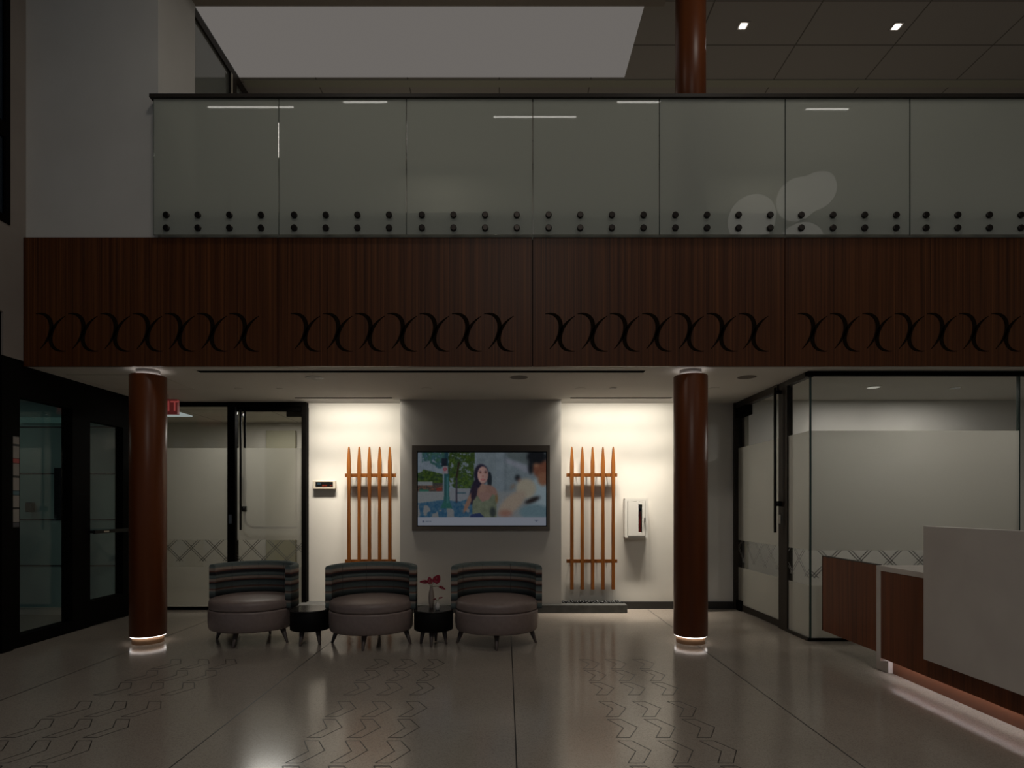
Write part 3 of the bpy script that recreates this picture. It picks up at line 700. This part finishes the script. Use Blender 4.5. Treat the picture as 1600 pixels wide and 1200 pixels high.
mb = MB(); mb.tube([(hx, YO-.07, Z(828, YO-.07)), (hx, YO-.07, Z(640, YO-.07))], .014, 12); mb.box(hx-.012, hx+.05, YO-.07, YO, Z(799, YO)-.0, Z(791, YO)); mb.box(hx-.01, hx+.01, YO-.07, YO, Z(652, YO), Z(646, YO)); mb.build('pull_bar', M_blackg, do, smooth=True)
hx2 = X(382.5, YO+.06); pts = [(hx2, YO+.06, Z(638, YO+.06)), (hx2, YO+.06, Z(805, YO+.06))]
for k in range(5): a_ = k/4*math.pi/2; pts.append((hx2+.12*(1-math.cos(a_)), YO+.06, Z(810, YO+.06)-.12*math.sin(a_)))
pts.append((X(463, YO+.06), YO+.06, Z(810, YO+.06)-.12)); mb = MB(); mb.tube(pts, .014, 12); mb.build('exit_bar', M_black, do, smooth=True)
MB().box(X(446, YO), X(471, YO), YO+.03, YO+.10, Z(650, YO), Z(637, YO)).build('door_closer', M_black, do)
MB().box(X(357.5, YO-.055), X(362.5, YO-.055), YO-.062, YO-.05, Z(818, YO), Z(804, YO)).build('lock_plate', M_steel, do)
# office interior
sbuild(MB().box(-6.1, -6.0, 7.31, 9.2, 0, C), 'wall_office_left', M_olive, 'left wall inside the left office')
sbuild(MB().box(-6.0, -1.3, 7.6, 9.2, C-.006, C-.001), 'ceiling_office', M_tile2, 'tiled ceiling inside the left office')
sbuild(MB().box(-1.3, -1.2, 7.6, 9.2, 0, C), 'wall_office_right', M_olive, 'right wall inside the left office')
tag(MB().box(X(414, 9.1), X(460, 9.1), 9.14, 9.199, .01, Z(672, 9.1)).build('storage_cabinet', mat('olive_laminate', (.33, .31, .22), .6), bevel=.004), 'dull olive cabinet seen through the left office glass door', 'cabinet')
tag(MB().box(X(353, 8.9), X(372, 8.9), 9.1, 9.199, Z(777, 9.1), Z(745, 9.1)).build('wall_display', M_base, bevel=.004), 'dark wall display blurred behind the frosted left office glass', 'display')
t = thing('troffer_light', 'flat white ceiling light inside the left office beside the exit sign', 'ceiling light', (-4.9, 8.3, C-.01))
MB().box(-5.15, -4.62, 8.0, 8.5, C-.02, C-.006).build('light_panel', light_mat('troffer_glow', (.85, .95, .95), .35), t)

# ------------------------------------------------------------ storefront left (vestibule doors)
dl = struct('door_2', (XL, 6.4, 0), 'black framed storefront door in the left wall')
def YX(px): return XL*F/(px-VX)
y30, y115, y142, y192 = YX(31), YX(113.5), YX(141), YX(192.5)
wf = struct('window_6', (XL, 5.7, 0), 'black framed storefront glass panel in the left wall')
mb = MB(); fz = Z(619.5, y30)
mb.box(XL-.12, XL, 4.2, 5.52, fz, C+.045); mb.box(XL-.12, XL, 5.52, YO-.04, fz, C-.001)
mb.box(XL-.12, XL, y115, y142, 0, fz); mb.box(XL-.12, XL, 5.20, y30, 0, fz); mb.box(XL-.12, XL, y30, y115, 0, .115)
mb.box(XL-.12, XL+.03, 5.22, 5.34, 0, C); mb.box(XL-.12, XL, 4.2, 5.2, 0, fz)
mb.build('window_frame', M_black, wf)
MB().box(XL-.065, XL-.055, y30, y115, .115, fz).build('pane', M_glass, wf)
dz1 = Z(657.5, y142); dz0 = Z(939.5, y142)
mb = MB(); mb.box(XL-.10, XL+.0, y142, y192, dz1, fz); mb.box(XL-.10, XL+.0, y142, y192, .01, dz0); mb.box(XL-.10, XL+.0, y192, YO-.04, 0, fz)
mb.build('door_frame', M_black, dl)
MB().box(XL-.055, XL-.045, y142, y192, dz0, dz1).build('pane', M_glass, dl)
zb_ = Z(831, 6.4)
mb = MB(); mb.box(XL+.04, XL+.07, y142-.02, y192+.03, zb_-.02, zb_+.02); mb.box(XL, XL+.05, y142-.02, y142+.04, zb_-.015, zb_+.015); mb.box(XL, XL+.05, y192, y192+.03, zb_-.015, zb_+.015); pbar = mb.build('push_bar', M_blackg, dl, bevel=.004)
MB().box(XL+.07, XL+.072, y142+.12, y142+.20, zb_-.008, zb_+.008).build('push_label', M_ivory, pbar)
# notice strip on the mullion
Yn = YX(29); t = thing('notice_strip', 'tall narrow strip of small notices on the black storefront post', 'sign', (XL+.034, Yn, Z(830, Yn)))
yn0, yn1 = 5.345, 5.425
MB().box(XL+.002, XL+.012, yn0-.004, yn1+.004, Z(824, Yn), Z(682, Yn)).build('strip_backing', M_blackg, t)
cards = [(683.5, 694.5, None), (698, 716.5, None), (717.5, 724, (.35, .03, .025)), (725, 743.5, None), (747, 766.5, None), (767.5, 773.5, (.05, .12, .15)), (774.5, 792.5, None), (796, 815.5, None), (816.5, 823, (.05, .05, .06))]
for k, (p0, p1, c_) in enumerate(cards):
    o = MB().box(XL+.012, XL+.015, yn0, yn1, Z(p1, Yn), Z(p0, Yn)).build('card', mat('card_paper', (.26, .235, .21), .6) if c_ is None else mat('card_%d' % k, c_, .5), t)
    if c_ is not None: o['label'] = ['red coloured card', 'teal blue card', 'dark grey card'][[2, 5, 8].index(k)]
# vestibule
sbuild(MB().box(-9.1, XL-.12, 7.12, 7.3, 0, C), 'wall_vestibule', M_tealwall, 'grey-green panelled wall beyond the storefront')
mb = MB()
for py in (667, 740, 812, 884): mb.box(-9.1, XL-.13, 7.112, 7.12, Z(py+1, 7.1), Z(py-1, 7.1))
sbuild(mb, 'trim_2', M_base, 'dark horizontal reveals on the vestibule wall')
sbuild(MB().box(-9.1, X(103, 7.1), 7.095, 7.12, 0, .085), 'baseboard_vestibule', M_ivory, 'pale baseboard beyond the storefront')
sbuild(MB().box(-9.2, -9.1, 3, 7.3, 0, C), 'wall_vestibule_left', M_tealwall, 'far wall of the vestibule')
sbuild(MB().box(-9.1, XL-.12, 3, 7.3, C, C+.05), 'ceiling_vestibule', M_tealwall, 'ceiling of the vestibule')
tag(MB().box(X(85, 7.08), X(118, 7.08), 7.07, 7.11, Z(810, 7.1), Z(731, 7.1)).build('notice_board', M_blackg, bevel=.004), 'black notice board on the wall beyond the storefront glass', 'notice board')
tag(MB().box(X(42, 7.08), X(52, 7.08), 7.05, 7.11, Z(800, 7.1), Z(785, 7.1)).build('card_reader', M_blackg, bevel=.01), 'small black card reader on the vestibule wall', 'card reader')
t = thing('reflection_bar', 'dim greenish strip light high on the vestibule wall', 'wall light', (X(70, 7.1), 7.1, Z(657, 7.1)))  # glowing bar put in for reflected light; no lamp hangs here
MB().box(X(31, 7.09), X(104, 7.09), 7.06, 7.11, Z(661, 7.1), Z(653, 7.1)).build('glow_bar', light_mat('teal_reflection', (.5, 1, .9), .03), t)

# exit sign
Ye = 6.9; ex0, ex1, ez0, ez1 = X(236, Ye), X(277, Ye), Z(647, Ye), Z(623.5, Ye)
t = thing('exit_sign', 'red lettered exit sign hanging half behind the left column', 'sign', ((ex0+ex1)/2, Ye, ez0))
hb = MB().box(ex0, ex1, Ye, Ye+.05, ez0, ez1).build('housing', mat('exit_face', (.30, .09, .08), .5, emit=(.35, .05, .05), strength=.12), t, bevel=.003)
MB().box((ex0+ex1)/2-.04, (ex0+ex1)/2+.04, Ye+.01, Ye+.04, ez1, C).build('bracket', M_white, t)
fc = bpy.data.curves.new('exit_text', 'FONT'); fc.body = 'EXIT'; fc.size = .175; fc.align_x = 'CENTER'; fc.align_y = 'CENTER'; fc.extrude = .002
fo = bpy.data.objects.new('tmp', fc); COL.objects.link(fo); bpy.context.view_layer.update()
tm = bpy.data.meshes.new_from_object(fo.evaluated_get(bpy.context.evaluated_depsgraph_get())); bpy.data.objects.remove(fo)
tm.materials.append(light_mat('exit_red', (.55, .10, .09), .35)); to = bpy.data.objects.new('lettering', tm); COL.objects.link(to); to.parent = t
to.rotation_euler = (R(90), 0, 0); to.location = (0, -.003, (ez1-ez0)/2)

# ------------------------------------------------------------ right glass office
Yc0 = 5.71
XG = 3.0
def YXR(px): return XG*F/(px-VX)
wr = struct('window_7', (XG, 5.8, 0), 'glass side panel at the corner of the right office')
ym0, ym1 = YXR(1230), YXR(1217)
mb = MB(); mb.box(XG-.01, XG+.05, Yc0, ym0, C-.055, C-.001); mb.box(XG-.01, XG+.05, Yc0, ym0, 0, .03); mb.box(XG-.004, XG+.06, ym0, ym1, 0, C-.001); mb.build('window_frame', M_bronze, wr)
MB().box(XG+.015, XG+.025, Yc0, ym0, .03, C-.055).build('pane', M_glass, wr)
MB().box(XG+.0125, XG+.014, Yc0+.01, ym0, .90, 2.085).build('frosted_film', M_film, wr); MB().box(XG+.0125, XG+.014, Yc0+.01, ym0, .03, .55).build('frosted_film', M_film, wr)
mb = MB(); lattice(mb, Yc0, ym0, .55, .90, .30, place_x(XG+.012), .1); mb.build('lattice_film', M_line2, wr)
MB().box(XG+.012, XG+.03, Yc0-.004, Yc0+.008, .03, C-.055).build('glass_corner_edge', M_edge, wr)
dg = struct('door_3', (XG, 6.9, 0), 'right office glass door with long black pull bar')
yj = YXR(1152)
mb = MB(); mb.box(XG-.02, XG+.06, ym1, YB-.02, C-.075, C-.001); mb.box(XG-.04, XG+.06, yj, YB-.001, 0, C-.001); mb.build('door_frame', M_bronze, dg)
mb = MB(); mb.box(XG, XG+.04, ym1+.01, yj-.01, .012, .085); mb.build('door_rail', M_bronze, dg)
MB().box(XG+.012, XG+.022, ym1+.01, yj-.01, .085, C-.08).build('pane', M_glass, dg)
MB().box(XG+.0095, XG+.011, ym1+.01, yj-.01, .90, 2.085).build('frosted_film', M_film, dg); MB().box(XG+.0095, XG+.011, ym1+.01, yj-.01, .085, .55).build('frosted_film', M_film, dg)
mb = MB(); lattice(mb, ym1+.01, yj-.01, .55, .90, .30, place_x(XG+.009), .1); mb.build('lattice_film', M_line2, dg)
yh = (XG-.07)*F/(1211-VX)
mb = MB(); mb.tube([(XG-.07, yh, Z(832, yh)), (XG-.07, yh, Z(606, yh))], .015, 12); mb.box(XG-.075, XG+.01, yh-.012, yh+.012, Z(791, yh), Z(783, yh)); mb.box(XG-.075, XG+.01, yh-.01, yh+.01, Z(616, yh), Z(610, yh)); mb.build('pull_bar', M_blackg, dg, smooth=True)
MB().box(XG-.03, XG+.06, yj-.32, yj-.02, C-.20, C-.08).build('door_closer', M_black, dg)
MB().box(XG-.010, XG-.004, ym1-.06, ym1-.01, Z(818, ym1), Z(804, ym1)).build('lock_plate', M_steel, dg)
MB().box(XG-.02, XG+.05, yj-.16, yj-.01, 0, .13).build('floor_pivot', M_black, dg)
wg = struct('window_8', (4.5, Yc0, 0), 'wide frontal glass wall of the right office')
xe = X(1592, Yc0)
mb = MB(); mb.box(XG-.01, 7.4, Yc0-.02, Yc0+.04, Z(587, Yc0), C-.001); mb.box(XG, 7.4, Yc0-.015, Yc0+.03, 0, .03); mb.build('window_frame', M_black, wg)
MB().box(XG+.02, xe, Yc0, Yc0+.01, .03, Z(587, Yc0)).build('pane', M_glass, wg)
MB().box(xe+.012, 7.4, Yc0, Yc0+.01, .03, Z(587, Yc0)).build('pane', M_glass, wg)
MB().box(xe, xe+.012, Yc0-.003, Yc0+.03, .03, Z(587, Yc0)).build('glass_joint_edge', M_edge, wg)
for za_, zb2 in ((.90, 2.085), (.03, .55)):
    MB().box(XG+.03, xe, Yc0-.003, Yc0-.001, za_, zb2).build('frosted_film', M_film, wg)
mb = MB(); lattice(mb, XG+.03, xe, .55, .90, .30, place_y(Yc0), .08, wd=.007); mb.build('lattice_film', M_line2, wg)
sbuild(MB().box(XG+.07, 7.5, 7.27, 7.4, 0, C), 'wall_side_office', M_wall, 'back wall inside the right office')
for px, py, r, lab in ((1365, 604.5, .08, 'bright round downlight inside the right office, the left of two'), (1493, 605.5, .06, 'dim round downlight inside the right office, the right of two')):
    Y = (C-H)*F/(VY-py); t = thing('recessed_downlight', lab, 'ceiling light', (X(px, Y), Y, C))
    MB().lathe([(r, C), (r, C-.006), (r*.85, C-.008)], X(px, Y), Y, seg=24).build('trim_ring', M_white, t)
    MB().lathe([(r*.8, C-.008), (r*.4, C-.010)], X(px, Y), Y, seg=24).build('lens', light_mat('office_lens', (1, .95, .85), .35 if px < 1400 else .08), t)

# gallery downlights
for px, py, lab in ((1161, 40, 'bright small square downlight just right of the upper column'), (1401, 41, 'bright small square downlight near the top right corner')):
    Y = (ZC-H)*F/(VY-py); x = X(px, Y)
    t = thing('square_downlight', lab, 'ceiling light', (x, Y, ZC))
    mb = MB(); r = .045
    mb.box(x-.06, x+.06, Y-.06, Y-r, ZC-.006, ZC); mb.box(x-.06, x+.06, Y+r, Y+.06, ZC-.006, ZC); mb.box(x-.06, x-r, Y-r, Y+r, ZC-.006, ZC); mb.box(x+r, x+.06, Y-r, Y+r, ZC-.006, ZC)
    mb.build('trim_ring', M_tile, t)
    MB().box(x-.032, x+.032, Y-.032, Y+.032, ZC-.01, ZC-.003).build('lens', light_mat('gallery_lens', (1, .97, .93), 6), t)

# ------------------------------------------------------------ pendants over the hall (seen only as reflections in the railing)
M_pend = light_mat('pendant_glow', (1, .95, .88), 7)
zl = 6.9
for k, (pa, pb, py) in enumerate(((326, 459, 169), (537, 605, 161), (771, 900, 184), (964, 1031, 161), (1259, 1325, 172))):
    D = (zl-H)*F/(VY-py); Yl = 2*YG-D; xa_, xb2 = X(pa, D), X(pb, D)
    t = thing('linear_pendant', 'slim linear pendant light high over the hall, %s' % ['far left', 'left of centre', 'at the centre', 'right of centre', 'far right'][k], 'pendant light', ((xa_+xb2)/2, Yl, zl), 'linear pendants over the hall')
    MB().box(xa_, xb2, Yl-.012, Yl+.012, zl, zl+.010).build('diffuser', M_pend, t)
    MB().box(xa_, xb2, Yl-.016, Yl+.016, zl+.010, zl+.04).build('housing', M_black, t)
    MB().tube([(xa_+.1, Yl, zl+.06), (xa_+.1, Yl, 7.3)], .003, 6).tube([(xb2-.1, Yl, zl+.06), (xb2-.1, Yl, 7.3)], .003, 6).build('cable', M_black, t)
M_globe = light_mat('globe_glow', (1, .93, .86), .8); M_globe.cycles.emission_sampling = 'NONE'
for k, (px, py, rp) in enumerate(((1174, 343, 36), (1246, 312, 32), (1276, 299, 28), (1250, 384, 34))):
    D = (9.2, 8.0, 9.6, 8.5)[k]; r = rp/F*D*.97; c_ = P(px, py, D); Yl = 2*YG-D
    t = thing('globe_pendant', 'round white globe pendant over the hall, %s' % ['leftmost of the cluster', 'middle of the cluster', 'rightmost of the cluster', 'lowest of the cluster'][k], 'pendant light', (c_.x, Yl, c_.z), 'globe pendants over the hall')
    prof = [(max(.01, r*math.cos(a)), c_.z+r*math.sin(a)) for a in [(-math.pi/2)+math.pi*i/16 for i in range(17)]]
    MB().lathe(prof, c_.x, Yl, seg=40).build('globe', M_globe, t, smooth=True)
    MB().tube([(c_.x, Yl, c_.z+r), (c_.x, Yl, 7.3)], .004, 6).build('cable', M_black, t)

# ------------------------------------------------------------ lounge chairs
def make_chair():
    t = thing('lounge_chair', 'x', 'chair', (0, 0, 0))
    a, b_ = .405, .38
    MB().lathe([(.90, .146), (.965, .150), (.985, .165), (1.0, .21), (1.0, .325), (.99, .338), (.965, .343)], sx=a, sy=b_, seg=64).build('seat_base', M_taupe, t, smooth=True)
    # cushion with soft crown
    cr_ = MB(); prof = [(.955, .343), (.995, .350), (1.0, .365), (1.0, .40), (.985, .42), (.94, .434), (.8, .446), (.5, .455), (.15, .459), (.01, .459)]
    cr_.lathe(prof, sx=a-.006, sy=b_-.006, seg=64); cr_.build('seat_cushion', M_taupe, t, smooth=True)
    # wrap-around back: sweep of a rounded rectangle
    A, B = .445, .415; th = .062; rs = []; n_ = 40; lim = 97
    for i in range(n_+1):
        an = R(-lim+2*lim*i/n_); c_, s_ = math.sin(an), math.cos(an)
        zt = .762-.012*(1-math.cos(an))*.5; zb = .345; k = .02
        sec = [(-th, zb), (0, zb), (0, zt-k), (-.006, zt-.006), (-k, zt), (-th+k, zt), (-th+.006, zt-.006), (-th, zt-k)]
        tilt = .035
        ring = []
        for q, z in sec:
            off = q + tilt*(z-zb)/(zt-zb)*0
            ring.append((c_*(A+off), s_*(B+off), z))
        rs.append(ring)
    bk = MB().rings(rs).build('backrest', M_stripe, t, smooth=True)
    # vertical seams
    sm = MB()
    for ang in (-62, -22, 22, 62):
        an = R(ang); c_, s_ = math.sin(an), math.cos(an)
        sm.tube([(c_*(A-th-.0005), s_*(B-th-.0005), .44), (c_*(A-th-.0005), s_*(B-th-.0005), .742)], .0016, 6)
    sm.build('seam', mat('dark_piping', (.03, .03, .03), .7), bk)
    for x, y in ((0, -.30), (-.385, -.01), (.385, -.01), (0, .31)):
        v = Vector((x, y, 0)); u = v.normalized(); tp = v-u*.055; tp.z = .152
        MB().tube([tuple(v), tuple(v+Vector((0, 0, .004))), tuple(tp)], [.011, .012, .030], 14).build('leg', M_legwood, t, smooth=True)
    return t
ch0 = make_chair()
spots = [(-2.52, 5.73, -10, 'striped tub lounge chair at the left, in front of the left office glass'), (-1.31, 5.63, -2, 'striped tub lounge chair in the middle, below the left stakes'),
         (-.088, 5.64, 1, 'striped tub lounge chair at the right, below the wall screen')]
for i, (x, y, a, lab) in enumerate(spots):
    o = ch0 if i == 0 else copy_tree(ch0)
    o.location = (x, y, 0); o.rotation_euler = (0, 0, R(a)); tag(o, lab, 'chair', 'striped lounge chairs')
def make_table():
    t = thing('side_table', 'x', 'table', (0, 0, 0)); r = .188
    MB().lathe([(r-.004, .146), (r, .15), (r, .326), (r-.002, .328)], seg=56).build('drum', M_drum, t, smooth=True)
    MB().lathe([(r+.002, .328), (r+.004, .331), (r+.004, .339), (r, .342)], seg=56).build('table_top', M_drumtop, t, smooth=True)
    for k in range(4):
        a = R(90*k-93); v = Vector((math.cos(a)*.125, math.sin(a)*.125, 0)); tp = v*.80; tp.z = .148
        MB().tube([tuple(v), tuple(v+Vector((0, 0, .004))), tuple(tp)], [.011, .012, .027], 14).build('leg', M_legwood, t, smooth=True)
    return t
tb = make_table(); tb.location = (-.70, 5.60, 0); tag(tb, 'black round drum side table carrying two vases', 'table', 'black drum side tables')
t2 = copy_tree(tb); t2.location = (-1.905, 5.62, 0); t2.rotation_euler = (0, 0, R(-25)); tag(t2, 'empty black round drum side table between the left and middle chairs', 'table', 'black drum side tables')
# vases and flowers
vx, vy = X(674, 5.62), 5.62
t = tag(MB().lathe([(.016, .342), (.020, .345), (.027, .40), (.0285, .45), (.024, .50), (.016, .535), (.014, .548), (.017, .556)], vx, vy, seg=28).build('tall_vase', mat('brown_ceramic', (.30, .24, .20), .4), smooth=True), 'tall slender brown vase on the side table', 'vase')
sx_, sy_ = X(683.5, 5.52), 5.52
tag(MB().lathe([(.015, .342), (.022, .348), (.027, .37), (.024, .395), (.012, .412), (.009, .418), (.011, .424)], sx_, sy_, seg=24).build('bud_vase', mat('white_ceramic', (.55, .52, .48), .35), smooth=True), 'small round white bud vase beside the tall vase', 'vase')
M_petal = mat('crimson_spathe', (.27, .010, .028), .4); M_pink = mat('pink_spadix', (.6, .22, .25), .5); M_stem = mat('green_stem', (.10, .12, .04), .5)
def flower(base, tip, size, ang, squash, lab, nm='anthurium_flower', col=None):
    t = thing(nm, lab, 'flower', tuple(base))
    base = Vector(base); tip = Vector(tip); mid = (base+tip)/2+Vector((0, 0, .01))
    MB().tube([base, mid, tip], .002, 6).build('stem', M_stem, t)
    rs = []; N = 18; ca_, sa_ = math.cos(ang), math.sin(ang); pts_out = []
    for k in range(N):  # heart-shaped spathe
        a = 2*math.pi*k/N; rr = size*(1-.25*math.cos(a)*0+.35*math.exp(-((a if a < math.pi else a-2*math.pi)/.45)**2)-.25*math.exp(-((a-math.pi)/.4)**2))
        pts_out.append((rr*math.cos(a), rr*math.sin(a)*squash))
    rings_ = []
    for f_, dy in ((.02, .004), (.5, .0), (.9, -.006), (1.0, -.004)):
        rings_.append([tip+Vector(((x*ca_-z*sa_)*f_, dy, (x*sa_+z*ca_)*f_)) for x, z in pts_out])
    rings_.append([p+Vector((0, .003, 0)) for p in rings_[-1]]); rings_.append([p+Vector((0, .006, 0)) for p in rings_[0]])
    MB().rings(rings_).build('spathe', col or M_petal, t, smooth=True)
    MB().tube([tip+Vector((0, -.006, 0)), tip+Vector((size*.25*ca_, -.02, size*.4)), tip+Vector((size*.3*ca_, -.03, size*.7))], [.004, .004, .001], 8).build('spadix', M_pink, t, smooth=True)
b0 = (vx, vy, .55)
Yv = 5.6
flower(b0, P(664, 909, Yv-.03), .040, R(180), .45, 'red anthurium pointing left in the tall vase')
flower(b0, P(672, 908, Yv+.035), .034, R(100), .8, 'pinkish red anthurium in the middle of the tall vase', col=mat('rose_spathe', (.36, .05, .075), .4))
flower(b0, P(682, 906, Yv-.03), .042, R(60), .9, 'large red anthurium at the right of the tall vase')
flower((vx+.007, vy-.006, .551), P(690, 918, Yv-.13), .032, R(-25), .4, 'drooping dark red anthurium at the far right of the tall vase')
flower((sx_, sy_, .42), P(679.5, 936, 5.52), .014, R(200), .6, 'tiny red bloom leaning left in the white bud vase', 'red_bloom')
flower((sx_, sy_, .42), P(688, 934, 5.52), .018, R(10), .45, 'tiny red bloom leaning right in the white bud vase', 'red_bloom')

# ------------------------------------------------------------ reception desk
D = thing('reception_desk', 'red-brown wood reception desk with pale top and lit toe kick at the right', 'desk', (3.3, 3.8, 0))
Ye_, Ys = 4.655, 1.2
MB().box(3.0, 3.05, Ys, Ye_-.05, .126, .822).build('front_panel', M_deskwood, D)
MB().box(3.095, 3.13, Ys, Ye_-.05, 0, .142).build('toe_kick', mat('toe_kick_veneer', (.17, .062, .03), .45), D)
MB().box(2.995, 3.72, Ys, Ye_, .822, .862).build('countertop', M_solid, D, bevel=.002)
MB().box(2.995, 3.72, Ye_-.05, Ye_, .10, .822).build('end_panel', M_solid, D, bevel=.002)
MB().box(3.06, 3.7, Ye_-.05, Ye_+.10, 0, .10).build('end_foot', M_solid, D, bevel=.002)
MB().box(3.05, 3.70, Ys, Ye_-.05, .142, .15).build('underside', M_deskwood, D)
MB().box(3.056, 3.074, Ys, Ye_-.08, .136, .142).build('light_strip', light_mat('desk_led', (.98, .96, 1), 10.5), D)
MB().box(2.93, 2.965, Ys, 4.04, .266, 1.20).box(2.965, 2.999, 3.9, 3.98, .4, .8).box(2.965, 2.999, 2.2, 2.3, .4, .8).build('modesty_panel', M_solid, D, bevel=.003)
G = thing('swing_gate', 'dark red-brown wood gate panel between desk and glass office', 'gate', (3.02, 5.05, .162))
MB().box(3.0, 3.04, Ye_+.004, 5.45, .162, .862).build('gate_panel', M_deskwood, G, bevel=.002)
MB().box(3.0, 3.04, 5.45, 5.462, .162, .866).build('edge_band', M_black, G)
MB().box(2.998, 3.042, Ye_+.004, 5.45, .862, .868).build('top_edge', M_bronze, G)
MB().box(3.04, 3.07, Ye_+.005, Ye_+.06, .3, .7).build('hinge', M_steel, G)
